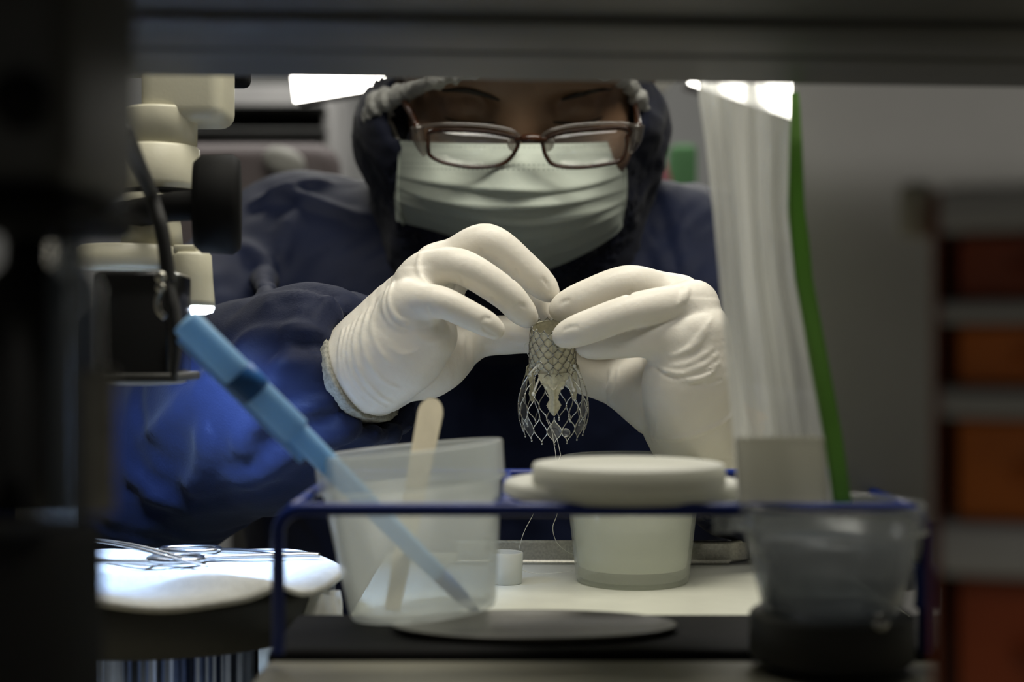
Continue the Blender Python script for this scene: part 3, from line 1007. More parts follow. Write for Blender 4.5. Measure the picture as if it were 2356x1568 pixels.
# ---- spectacles
def glasses():
    g = thing('eyeglasses', 'clear and tortoise rectangular spectacles', None, P(1222, 340, .802), parent=person)
    ctr = P(1221, 342, .7900)
    up = np.array([0, -math.sin(math.radians(22)), math.cos(math.radians(22))])
    fw = np.array([0, -math.cos(math.radians(22)), -math.sin(math.radians(22))])
    K = .7900 / F
    def pt(x, y, out=0.0):     # x, y in pixels about the centre; the front curves back to the temples
        X = x * K; Y = -y * K / math.cos(math.radians(22))
        back = 1.4 * X * X
        return ctr + np.array([1.0, 0, 0]) * X + up * Y + fw * (out - back)
    def curve(pix): return smooth_path(pix, 8, closed=True)
    LL = [(-236, -18), (-232, -32), (-190, -38), (-110, -37), (-50, -28), (-30, -18), (-32, 0), (-52, 26), (-80, 38), (-140, 42), (-200, 34), (-232, 20), (-237, 5)]
    RR = [(228, -32), (222, -20), (222, 0), (212, 26), (180, 36), (110, 42), (55, 36), (36, 18), (28, -6), (30, -20), (70, -34), (130, -40), (205, -42)]
    for L in (LL, RR):
        c = curve(L)
        p = [pt(x, y) for x, y in c]
        v, f = tube(p, .0011, 8, closed=True)
        mk('lens_rim', v, f, 'tortoise', g)
        cx = np.mean(c, 0)
        n = len(c)
        front = np.array([pt(x, y, .0006 + .0008 * 0) for x, y in c] + [pt(cx[0], cx[1], .0022)])
        back = np.array([pt(x, y, -.0008) for x, y in c] + [pt(cx[0], cx[1], .0006)])
        fa = [(i, (i + 1) % n, n) for i in range(n)]
        V = np.vstack([front, back])
        Fc = fa + [(b + n + 1, a + n + 1, c2 + n + 1) for a, b, c2 in fa] + [((i + 1) % n, i, i + n + 1, (i + 1) % n + n + 1) for i in range(n)]
        mk('lens', V, Fc, 'lens_glass', g)
        ins = cx + (c - cx) * np.array([.955, .90])
        v, f = tube([pt(x, y, .0002) for x, y in ins], .0003, 6, closed=True)
        mk('lens_bevel', v, f, 'clear_acetate', g)
    # clear brow bars over the rims, the bridge, hinges and temples
    for bar in ([(-262, -42), (-240, -46), (-190, -52), (-110, -51), (-50, -42), (-24, -28)], [(24, -26), (45, -40), (90, -50), (150, -54), (215, -52), (240, -44)]):
        v, f = tube(smooth_path([pt(x, y, .001) for x, y in bar], 6), .0012, 8)
        mk('clear_brow_bar', v, f, 'clear_acetate', g)
    v, f = tube(smooth_path([pt(-36, -20), pt(-18, -22, .001), pt(0, -24, .002), pt(18, -22, .001), pt(36, -20)], 6), [.0016] * 6 + [.0026] * 13 + [.0016] * 6, 10)
    mk('bridge', v, f, 'tortoise', g)
    for s, (x0, y0), (x1, y1) in ((-1, (-262, -44), (-246, 20)), (1, (248, -48), (232, 15))):
        p0, p1 = pt(x0, y0), pt(x1, y1)
        v, f = tube(smooth_path([p0, (p0 + p1) / 2 + np.array([s * .0006, 0, 0]), p1], 5), [.0036] * 6 + [.0032, .0028, .0024, .0018, .0012], 8)
        mk('hinge', v, f, 'clear_acetate', g)
    for q in ([pt(-262, -40), P(948, 268, .835), P(930, 236, .862), P(912, 210, .895)], [pt(248, -44), P(1466, 268, .84), P(1462, 240, .872), P(1462, 215, .9)]):
        v, f = tube(smooth_path(q, 6), .0018, 8, flat=1.6)
        mk('temple', v, f, 'tortoise', g)
    for s, x in ((-1, -42), (1, 42)):
        v, f = lathe([(0, -.0012), (.003, -.0010), (.0042, 0), (.003, .0010), (0, .0012)], pt(x, -4, -.006), (s, .5, 0), 12, squash=(1, 1.6))
        mk('nose_pad', v, f, 'clear_acetate', g)
glasses()

# ------------------------------------------------------------------ benches, shelves and panels
TZ = CZ - 0.1105            # top of the white work platform
PZ = 0.762                  # top of the dark front plate
bench = thing('workbench', 'cream laminate bench under all the equipment', 'bench', (0, .55, 0))
v, f = box((-.75, .06, .665), (.75, .80, .700), .004)
mk('bench_top', v, f, 'bench_cream', bench)
for x in (-.70, .70):
    for y in (.12, .74):
        v, f = box((x - .02, y - .02, 0), (x + .02, y + .02, .668), .002)
        mk('leg', v, f, 'dark_metal', bench)

plat = thing('work_platform', 'white topped work platform under the sharp plastic cup', 'platform', (.07, .6, .70))
v, f = box((-.066, .520, TZ - .012), (.162, .745, TZ), .002, 3)
mk('platform_top', v, f, 'mat_white', plat)
v, f = box((-.060, .530, .70), (.156, .740, TZ - .0122), .001)
mk('platform_base', v, f, 'charcoal', plat)

# steel tray whose upturned lip shows behind the cup
def steel_tray():
    t = thing('steel_tray', 'steel tray with an upturned lip at the back of the platform', 'tray', (.05, .72, TZ))
    y0 = .704
    x0, x1 = P(1050, 0, y0)[0], P(1735, 0, y0)[0]
    z1 = P(0, 1243, y0)[2]
    def fn(u, w):
        a = w * 1.0
        x = x0 + (x1 - x0) * u
        rr = .012
        y = y0
        if x > x1 - rr:      # rounded corner turning back
            q = (x - (x1 - rr)) / rr
            x = x1 - rr + rr * math.sin(q * math.pi / 2)
            y = y0 + rr * (1 - math.cos(q * math.pi / 2)) + max(0, q - .999) * .03
        lean = .12 - .50 * math.exp(-((x - P(1640, 0, y0)[0]) / .0105) ** 4)
        return (x, y + .0115 * lean * a, TZ + .0012 + (z1 - TZ - .0012) * a)
    v, f = grid(fn, 160, 8, .0012)
    mk('back_lip', v, f, 'brushed_steel', t)
    v, f = box((x0, y0 - .0004, TZ + .0002), (x1 - .012, y0 + .036, TZ + .0014), .0003)
    mk('tray_floor', v, f, 'brushed_steel', t)
steel_tray()

# dark plate in front that carries rack and cups
fp = thing('front_plate', 'black plate carrying the blue wire rack and cups', 'plate', (.03, .46, .70))
PX0 = P(612, 0, .452)[0]
v, f = box((PX0, .452, PZ - .010), (.165, .512, PZ), .003, 3)
mk('plate_top', v, f, 'black_plastic', fp)
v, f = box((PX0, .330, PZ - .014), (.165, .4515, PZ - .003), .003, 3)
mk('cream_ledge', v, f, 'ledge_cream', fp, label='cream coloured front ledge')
for x in (-.05, .14):
    v, f = box((x - .012, .36, .70), (x + .012, .50, PZ - .0142), .001)
    mk('riser', v, f, 'charcoal', fp)

# dark dish lying on the plate
def dish():
    c = P(1230, 1432, .482); c[2] = PZ
    v, f = lathe([(0, .0002), (.042, .0002), (.0465, .0022), (.0475, .0026), (.0485, .0022), (.044, .0002), (.0435, 0), (0, 0)], c, seg=64, squash=(1, .5))
    mk('shallow_dish', v, f, 'dish_grey', label='shallow grey oval dish in front of the cups', cat='dish')
dish()

# overhead shelf and its side panel
sh = thing('overhead_shelf', 'dark grey shelf across the top of the picture', 'shelf', (0, .3, .94))
ang = math.atan2(20, 1830 - 560) * .9
Rs = np.array([[math.cos(-ang), 0, math.sin(-ang) * -1], [0, 1, 0], [math.sin(-ang), 0, math.cos(-ang)]])
zb = P(0, 186, .45)[2]
v, f = box((-.60, .17, zb), (.60, .45, zb + .02), .0015, 2, rot=Rs)
mk('shelf_board', v, f, 'dark_metal', sh)
v, f = box((-.60, .405, zb - .0004), (.60, .412, zb + .004), .0008, 2, rot=Rs)
mk('groove_strip', v, f, 'charcoal', sh)
v, f = box((-.60, .360, zb - .0020), (.60, .395, zb + .004), .0012, 2, rot=Rs)
mk('stiffener', v, f, 'dark_metal', sh)
for x in (-.585, .585):
    v, f = box((x - .012, .18, .70), (x + .012, .44, zb + .002), .002)
    mk('shelf_post', v, f, 'dark_metal', sh)

def side_panel():
    d = .487
    edge = [(1828, 150), (1832, 225), (1838, 330), (1850, 520), (1872, 760), (1905, 980), (1935, 1150), (1950, 1200)]
    pts = [P(x, y, d) for x, y in smooth_path(edge, 4)]
    out = [(p[0], p[2]) for p in pts] + [(P(2500, 1200, d)[0], P(0, 1200, d)[2]), (P(2500, 150, d)[0], P(0, 150, d)[2])]
    v, f = prism(out, .004, (0, d + .002, 0), (1, 0, 0), (0, 0, 1))
    mk('side_panel', v, f, 'grey_panel', smooth=False, label='plain grey upright panel right of the hanging pouch', cat='panel')
side_panel()

# ------------------------------------------------------------------ the valve held in the fingertips
def valve():
    top, bot = P(1270, 735, .6405), P(1274, 990, .6600)
    root = thing('stent_valve', 'tissue valve on a wire stent pinched between the gloved fingertips', 'valve', bot)
    ax = bot - top; LEN = np.linalg.norm(ax); ax /= LEN
    ex = np.array([1.0, 0, 0]); ex -= ax * ex.dot(ax); ex /= np.linalg.norm(ex)
    ey = np.cross(ax, ex)                       # towards or away from the lens
    if ey[1] > 0: ey = -ey
    S = .65 / F
    # profile by pixel row: (y, radius px)
    prof = np.array([(735, 46), (760, 50), (790, 53), (815, 54), (835, 54), (850, 58), (866, 66), (885, 74), (905, 79), (930, 82), (955, 81), (975, 76), (990, 70)], float)
    def rad(y): return np.interp(y, prof[:, 0], prof[:, 1]) * S
    def at(y, th, dr=0.0):
        t = (y - 735) / (990 - 735) * LEN
        r = rad(y) + dr
        return top + ax * t + r * (math.sin(th) * ex + math.cos(th) * ey)
    N = 15
    rows = [744, 757, 770, 783, 796, 809, 822, 835, 849, 886, 926, 960, 991]
    def node(j, k): return (rows[j], (k + .5 * (j % 2)) * 2 * math.pi / N)
    def wire(j, k, k2, rr, wv):
        (y0, t0), (y1, t1) = node(j, k), (rows[j + 1], (k2 + .5 * ((j + 1) % 2)) * 2 * math.pi / N)
        out = []
        for s in np.linspace(0, 1, wv):
            e = s - math.sin(2 * math.pi * s) * .125
            out.append(at(y0 + (y1 - y0) * s, t0 + (t1 - t0) * e))
        return tube(out, rr, 6)
    LEAF_AT = (0.0, 2 * math.pi / 3 + .01, -2 * math.pi / 3 - .01)
    up, low = [], []
    for j in range(len(rows) - 1):
        for k in range(N):
            kk = (k, k - 1) if j % 2 == 0 else (k, k + 1)
            for k2 in kk:
                if j < 8: up.append(wire(j, k, k2, .00022, 5))
                else:
                    ta = (k + .5 * (j % 2)) * 2 * math.pi / N; tb = (k2 + .5 * ((j + 1) % 2)) * 2 * math.pi / N
                    if j < 10 and any(abs((0.5 * (ta + tb) - a + math.pi) % (2 * math.pi) - math.pi) < .34 for a in LEAF_AT): continue
                    low.append(wire(j, k, k2, .00026, 7))
    v, f = join(*up); mk('wire_lattice', v, f, 'nitinol', root, label='dark diamond wire lattice')
    v, f = join(*low); mk('wire_crown', v, f, 'nitinol_highlit', root, label='flared crown of wire loops, shine put into a lighter metal colour')
    # eyelets at the crown tips
    j = len(rows) - 1
    for k in range(N):
        y, t = node(j, k)
        c = at(y + 2, t)
        v, f = lathe([(0, -.0005), (.00042, -.0003), (.0005, 0), (.00042, .0003), (0, .0005)], c, ax, 8)
        mk('tip_eyelet', v, f, 'steel', root)
    # tissue skirt inside the lattice, its lower edge in three scallops
    def skirt(u, w):
        th = u * 2 * math.pi
        low_y = 846 + 10 * math.cos(3 * th) + 14 * max(0, math.cos(3 * th)) ** 6
        y = 752 + (low_y - 752) * w
        return at(y, th, -.0006 - .0002 * math.sin(9 * th + 6 * w))
    v, f = grid(skirt, 90, 24, .0003)
    mk('tissue_skirt', v, f, 'tissue', root, label='cream tissue skirt lining the lattice')
    # three leaf-shaped commissure tabs hanging below the skirt
    for a in LEAF_AT:
        ys = [838, 848, 858, 872, 886, 896, 902, 908, 916, 924, 930]
        ws = [34, 33, 27, 17, 10, 9, 13, 16, 12, 7, 2.5]
        def leaf(u, w):
            y = 838 + 92 * w
            hw = np.interp(y, ys, ws) + 1.0 * (1 if int(w * 46) % 2 else -1) * (0 if w > .97 else 1)
            s = 2 * u - 1
            q = at(min(y, 860), a)
            base = at(y, a)
            inward = rad(y) - min(rad(y) - .0008, 57 * S)
            mid = at(y, a, -inward)
            side = math.cos(a) * ex - math.sin(a) * ey
            outv = math.sin(a) * ex + math.cos(a) * ey
            return mid + side * s * hw * S + outv * (.0009 * math.exp(-(s / .18) ** 2) - .0006 * s * s)
        v, f = grid(leaf, 14, 46, .0004)
        mk('tissue_leaf', v, f, 'tissue', root)
    # white suture posts in V shapes and beads of thread along the skirt edge
    def px(x, y, d=.6335): return P(x, y, d)
    for p0, p1 in [((1241, 868), (1227, 905)), ((1244, 868), (1257, 890)), ((1308, 864), (1293, 891)), ((1309, 864), (1320, 896)), ((1216, 862), (1236, 840)), ((1337, 868), (1322, 842))]:
        a0 = px(*p0, .6415); a1 = px(*p1, .6405)
        v, f = tube([a0, (a0 + a1) / 2, a1], .00045, 7)
        o = mk('suture_post', v, f, 'suture', root)
        v, f = lathe([(0, -.0008), (.0007, -.0004), (.0008, .0002), (.0005, .0008), (0, .0010)], a1, a1 - a0, 8)
        mk('knot', v, f, 'suture', o)
    rg = random.Random(5)
    beads = []
    for c0, c1, n in (((1232, 836), (1246, 812), 12), ((1318, 846), (1306, 812), 12), ((1218, 852), (1234, 838), 8), ((1328, 846), (1338, 870), 8)):
        for i in range(n):
            t = i / (n - 1)
            x = c0[0] + (c1[0] - c0[0]) * t + rg.uniform(-2.5, 2.5); y = c0[1] + (c1[1] - c0[1]) * t + rg.uniform(-1.5, 1.5)
            # on the near side of the lattice
            q = (x - 1272) * S
            r = rad(y)
            cth = math.sqrt(max(.02, 1 - min(1, (q / r) ** 2)))
            p = at(y, math.atan2(q / r, cth), .0003)
            beads.append(lathe([(0, -.0004), (.0004, 0), (0, .0004)], p, (rg.uniform(-1, 1), rg.uniform(-1, 1), 1), 6))
    v, f = join(*beads)
    mk('suture_stitches', v, f, 'suture', root, kind='stuff')
    # wet film in some cells of the crown, one drop in a loop
    for k, j in ((0, 10), (2, 10), (2, 9), (-3, 9), (-4, 8), (-3, 8), (-2, 10)):
        if j + 2 >= len(rows): continue
        off = .5 * (j % 2)
        t0 = (k + off) * 2 * math.pi / N
        y0, y1, y2 = rows[j], rows[j + 1], rows[j + 2]
        a0, a1, a2, a3 = at(y0, t0), at(y1, t0 + math.pi / N), at(y2, t0), at(y1, t0 - math.pi / N)
        def film(u, w):
            l = a0 + (a3 - a0) * u if False else None
            p = (a0 * (1 - u) + a1 * u) * (1 - w) + (a3 * (1 - u) + a2 * u) * w
            return p + .0006 * math.sin(math.pi * u) * math.sin(math.pi * w) * np.array([0, 1, 0]) + .0002 * math.sin(9 * u + 7 * w) * np.array([0, 1, 0])
        v, f = grid(film, 8, 8)
        mk('wet_film', v, f, 'film_wet', root)
    c = P(1302, 995, .6445)
    v, f = tube([c + 9 * S * np.array([math.cos(t), 0, math.sin(t)]) for t in np.linspace(0, 2 * math.pi, 28, endpoint=False)], .0003, 6, closed=True)
    lp = mk('end_loop', v, f, 'nitinol_highlit', root)
    v, f = lathe([(0, -.0006), (.0012, -.0004), (.00165, 0), (.0012, .0004), (0, .0006)], c, (0, 1, 0), 20)
    mk('drop', v, f, 'film_wet', lp)
valve()

def thread(pix, r=.00013, label='', closed=False):
    p = smooth_path([P(*q) for q in pix], 8)
    v, f = tube(p, r, 5)
    mk('suture_thread', v, f, 'suture', label=label, cat='thread', group='loose suture threads')
thread([(1255, 952, .643), (1262, 975, .643), (1270, 992, .643), (1274, 1018, .643), (1279, 1050, .640), (1281, 1110, .640), (1283, 1175, .642), (1272, 1212, .648), (1280, 1245, .66), (1300, 1265, .67), (1322, 1276, .678)],
       label='white suture thread falling from the valve towards the sharp cup')
thread([(1262, 965, .643), (1272, 990, .6425), (1282, 1012, .6425), (1290, 1046, .640)], label='short thread end hanging over the sharp cup rim')
thread([(1290, 1046, .640), (1262, 1110, .640), (1228, 1180, .645), (1205, 1225, .650), (1193, 1270, .655), (1193, 1300, .66), (1205, 1312, .664), (1235, 1318, .668), (1280, 1317, .67), (1318, 1312, .672)],
       label='long curved thread looping down past the white cap onto the platform')
thread([(1222, 786, .646), (1209, 790, .646), (1210, 805, .645), (1222, 828, .645), (1236, 846, .645)], r=.0001, label='fine thread loop at the left side of the valve')

# ------------------------------------------------------------------ cups, lids, cap
def cup(name, base, axis, label, mat, r0=.0260, r1=.0325, h=.0575, rim=.0085, parts=True):
    t = thing(name, label, 'cup', base)
    k = h / .0575
    w = .0009
    prof = [(0, .0012), (r0 * .86, .0010), (r0 * .90, 0), (r0 * .97, .0004), (r0, .0022), (r0 + (r1 - r0) * .80, h - rim)]
    inner = [(r0 + (r1 - r0) * .80 - w, h - rim), (r0 - w, .0030), (r0 * .9, .0020), (0, .0022)]
    v, f = lathe(prof + inner, base, axis, 72)
    mk('cup_wall', v, f, mat, t)
    ra = r0 + (r1 - r0) * .80
    v, f = lathe([(ra, h - rim), (ra + .0022, h - rim - .0004), (r1, h - rim + .0012), (r1 + .0004, h - .0006), (r1, h), (r1 - .0011, h), (r1 - .0014, h - .001), (ra - w, h - rim)], base, axis, 72)
    mk('cup_rim', v, f, mat, t)
    return t
bs = P(1455, 1330, .655); bs[2] = TZ
main_cup = cup('plastic_cup', bs, (0, 0, 1), 'sharp clear plastic cup of liquid standing on the white platform', 'cup_plastic')
v, f = lathe([(0, .0072), (.0244, .0070), (.0249, .0080), (.0275, .0318), (.0272, .0325), (0, .0325)], bs, (0, 0, 1), 64)
mk('liquid', v, f, 'liquid', main_cup)
# droplets under its rim
rg = random.Random(2)
for i in range(9):
    a = -math.pi / 2 + rg.uniform(-1.1, 1.1) + (math.pi if i < 6 else 0)
    c = bs + np.array([.0322 * math.cos(a), .0322 * math.sin(a), .0575 - rg.uniform(-.0004, .005)])
    v, f = lathe([(0, -.0005), (.0005, -.0002), (.0006, .0001), (.0003, .0005), (0, .0006)], c, (math.cos(a), math.sin(a), 0), 8)
    mk('droplet', v, f, 'film_wet', main_cup)

bl = P(975, 1412, .498); bl[2] = PZ + .0034
left_axis = np.array([-.095, .02, 1.0]); left_axis /= np.linalg.norm(left_axis)
tilt_cup = cup('plastic_cup', bl, left_axis, 'tilted cloudy plastic cup holding the blue handle and the pale stick', 'cup_cloudy', r0=.0258, r1=.0327, h=.0575, rim=.0125)

br = P(1912, 1406, .440)
BASE_R = br[2]
right_cup = cup('plastic_cup', br, (0, 0, 1), 'blurred clear plastic cup at the right beside the orange drawers', 'cup_clear', r0=.0215, r1=.0285, h=.0340, rim=.0080)
v, f = lathe([(0, .0024), (.0195, .0024), (.0205, .018), (.0208, .022), (0, .021)], br, (0, 0, 1), 40)
mk('dark_contents', v, f, 'blue_glass', right_cup)
v, f = lathe([(0, 0), (.024, 0), (.025, .001), (.025, BASE_R - PZ - .001), (.024, BASE_R - PZ), (0, BASE_R - PZ)], (br[0], br[1], PZ), seg=48)
st = mk('round_stand', v, f, 'charcoal', label='low round black stand under the right cup', cat='stand')
c = P(2022, 1432, .418)
v, f = lathe([(0, 0), (.0026, 0), (.0030, .0008), (.0022, .0018), (0, .0022)], c, (0, -1, .25), 16)
mk('glint_stud', v, f, 'steel', st, label='steel stud added as a bright highlight dot')  # added stud that stands in for a highlight dot

def lid(px, py, d, r, h, lab):
    c = P(px, py, d)
    v, f = lathe([(0, h - .0012), (r * .80, h - .0012), (r * .84, h), (r * .985, h), (r, h - .0008), (r * 1.005, .0006), (r * .995, 0), (r * .96, 0), (r * .95, h - .0022), (r * .8, h - .0026), (0, h - .0026)], c, (0.0, 0, 1), 64)
    return mk('cup_lid', v, f, 'lid_plastic', label=lab, cat='lid', group='white lids on the rack')
RZ = P(0, 1171, .440)[2] + .0013
lz = lambda z, d: 784 + (CZ - z) * F / d
lid(1432, lz(RZ, .475), .475, .0395, .0042, 'wide flat white lid lying directly on the blue rack')
lid(1446, lz(RZ + .0044, .462), .462, .0312, .0066, 'smaller white lid on top of the wider lid')

v, f = lathe([(0, .0002), (.0070, 0), (.0076, .0005), (.0078, .0140), (.0074, .0143), (.0068, .0138), (.0066, .0125), (0, .0120)], np.array([P(1163, 1340, .650)[0], .650, TZ]), (0.02, 0, 1), 40)
mk('screw_top', v, f, 'cap_plastic', label='small white plastic bottle cap standing on the platform by the tilted cup', cat='bottle cap')

# pale stick and blue handle standing in the tilted cup
def stick():
    top, bot = P(999, 905, .5230), P(902, 1404, .4900)
    ax = (top - bot); L = np.linalg.norm(ax); ax /= L
    side = np.array([1.0, 0, 0]); side -= ax * side.dot(ax); side /= np.linalg.norm(side)
    out = []
    for y, w in [(0, .0026), (.15, .0030), (.6, .0040), (.9, .00455)]:
        out.append((w, y * L))
    R = .00455
    right = out + [(R * math.cos(t), .9 * L + (L * .1) * math.sin(t) * .75) for t in np.linspace(.2, math.pi / 2, 7)]
    left = [(-x, y) for x, y in right[::-1]]
    v, f = prism(right + left[1:], .0018, bot, side, ax)
    mk('wooden_stick', v, f, 'wood_pale', smooth=False, label='pale rounded stick standing upright in the tilted cup', cat='stick')
stick()

def blue_handle():
    top, bot = P(425, 738, .462), P(1098, 1408, .507)
    ax = bot - top; L = np.linalg.norm(ax); ax /= L
    t = thing('blue_handle', 'long light blue plastic handle leaning out of the tilted cup', 'handle', bot)
    def at(s): return top + ax * L * s
    prof = lambda s0, s1, r0, r1: lathe([(0, 0), (r0 * .92, 0), (r0, .001), (r1, (s1 - s0) * L - .001), (r1 * .92, (s1 - s0) * L), (0, (s1 - s0) * L)], at(s0), ax, 20, squash=(1, .7))
    v, f = prof(0, .36, .0050, .0054); mk('grip', v, f, 'blue_tool', t)
    v, f = prof(.362, .62, .0042, .0036); mk('neck', v, f, 'blue_tool', t)
    v, f = prof(.622, .86, .0036, .0030); mk('shaft', v, f, 'blue_tool', t)
    v, f = lathe([(0, 0), (.0030, 0), (.0025, .012), (.0004, .026), (0, .0265)], at(.862), ax, 16, squash=(1, .6)); mk('tip', v, f, 'blue_ink', t, label='dark pointed tip')
    v, f = lathe([(.0050, 0), (.0058, .0005), (.0058, .009), (.0050, .0095)], at(.165), ax, 20, squash=(1, .7)); mk('dark_band', v, f, 'blue_ink', t, label='dark blue band')
    e = at(.02) - np.array([.002, .001, -.001])
    side = np.cross(ax, [0, 1, 0]); side /= np.linalg.norm(side)
    v, f = box((-.0012, -.0010, 0), (.0012, .0010, L * .40), .0005)
    Rm = frame_of(ax)
    v = v @ Rm.T + at(.02) - side * .0054 * (1 if side[0] > 0 else -1)
    mk('clip', v, f, 'blue_tool', t)
blue_handle()

# ------------------------------------------------------------------ blue wire rack
def rack():
    d0, d1 = .440, .556
    zt = P(0, 1171, d0)[2]; zb2 = PZ + .0014
    xl, xr = P(640, 0, d0)[0], P(2128, 0, d0)[0]
    t = thing('wire_rack', 'dark blue coated wire rack round the cups', 'rack', ((xl + xr) / 2, d0, PZ))
    r = .0021
    def hoop(y, zb):
        c = .0075
        pts = [(xl, y, zb), (xl, y, zt - c)] + [(xl + c - c * math.cos(a), y, zt - c + c * math.sin(a)) for a in np.linspace(0, math.pi / 2, 7)[1:]] + \
              [(xr - c + c * math.sin(a), y, zt - c + c * math.cos(a)) for a in np.linspace(0, math.pi / 2, 7)] + [(xr, y, zb)]
        return tube(pts, r, 8)
    v, f = hoop(d0, zb2); mk('front_hoop', v, f, 'blue_coat', t)
    v, f = tube([(xl + .003, d1, zt), ((xl + xr) / 2, d1, zt), (xr - .003, d1, zt)], r, 8); mk('rear_wire', v, f, 'blue_coat', t)
    for x in (xl + .004, P(1165, 0, d0)[0], xr - .004):
        v, f = tube([(x, d0, zt), (x, (d0 + d1) / 2, zt), (x, d1, zt)], r * .9, 8)
        mk('cross_wire', v, f, 'blue_coat', t)
    v, f = tube([(P(1140, 0, d0)[0], d0 + .001, zt + .0008), (P(1165, 0, d0)[0], d0 + .001, zt + .0014), (P(1195, 0, d0)[0], d0 + .001, zt + .0006)], .0019, 8)
    mk('weld_joint', v, f, 'blue_coat', t)
    v, f = box((xr - .003, d0 - .002, P(0, 1400, d0)[2]), (xr + .0035, d0 + .003, P(0, 1300, d0)[2]), .001)
    mk('corner_clip', v, f, 'blue_coat', t)
rack()

# ------------------------------------------------------------------ hanging clear pouch with a green edge
def pouch():
    t = thing('clear_pouch', 'crinkled clear plastic pouch with a green edge standing in the right cup', 'pouch', P(1815, 1180, .452))
    L = np.array([(1604, 150), (1608, 230), (1622, 330), (1640, 480), (1655, 640), (1668, 800), (1685, 980), (1700, 1180)], float)
    R = np.array([(1822, 150), (1826, 240), (1822, 330), (1818, 480), (1832, 640), (1868, 830), (1900, 1000), (1925, 1180)], float)
    yy = np.linspace(0, 1, len(L))
    def fn(u, w):
        l = np.array([np.interp(w, yy, L[:, i]) for i in (0, 1)]); r = np.array([np.interp(w, yy, R[:, i]) for i in (0, 1)])
        q = l + (r - l) * u
        d = .468 - .022 * w + .0022 * math.sin(19 * u + 1.2 * math.sin(3 * w)) + .0014 * math.sin(43 * u + 2 * w) + .0018 * math.sin(6 * w + 8 * u) + .0030 * math.sin(8 * u - 2 * w)
        return P(q[0], q[1], d)
    v, f = grid(fn, 70, 60)
    mk('film', v, f, 'pouch_film', t)
    def strip(u, w):
        w = .10 + .90 * w
        r = np.array([np.interp(w, yy, R[:, i]) for i in (0, 1)])
        return P(r[0] - 6 + (8 + 34 * min(1, w * 2)) * u, r[1], .468 - .022 * w + .0012 * math.sin(14 * w) + .002 * u)
    v, f = grid(strip, 6, 50, .0006)
    mk('green_edge', v, f, 'green_plastic', t)
    def card(u, w):
        a = np.array([1690 + 205 * u + 10 * w, 1002 + 4 * (1 - u) + 150 * w])
        return P(a[0], a[1], .438 + .0015 * math.sin(5 * u))
    v, f = grid(card, 14, 10, .0006)
    mk('paper_card', v, f, 'paper_white', label='blurred white card in front of the hanging clear pouch', cat='card')
pouch()
# flared clear sleeve beside the right cup and a small white upright clip
def flap():
    def fn(u, w):
        return P(1640 + 110 * u, 1150 + 75 * w - 20 * u + 8 * math.sin(4 * u), .446 + .006 * math.sin(3 * u + 2 * w))
    v, f = grid(fn, 16, 10, .0006)
    mk('clear_flap', v, f, 'cup_clear', label='small clear plastic flap left of the right cup', cat='flap')
    a, b = P(2110, 1205, .44), P(2114, 1290, .44)
    v, f = tube(smooth_path([a, (a + b) / 2 + np.array([.0004, 0, 0]), b], 6), [.0010, .0014, .0017, .0018, .0019, .0019, .0019, .0018, .0017, .0015, .0013, .0010, .0008], 10)
    mk('white_peg', v, f, 'cap_plastic', label='short white peg between the right cup and the orange drawers', cat='peg')
flap()

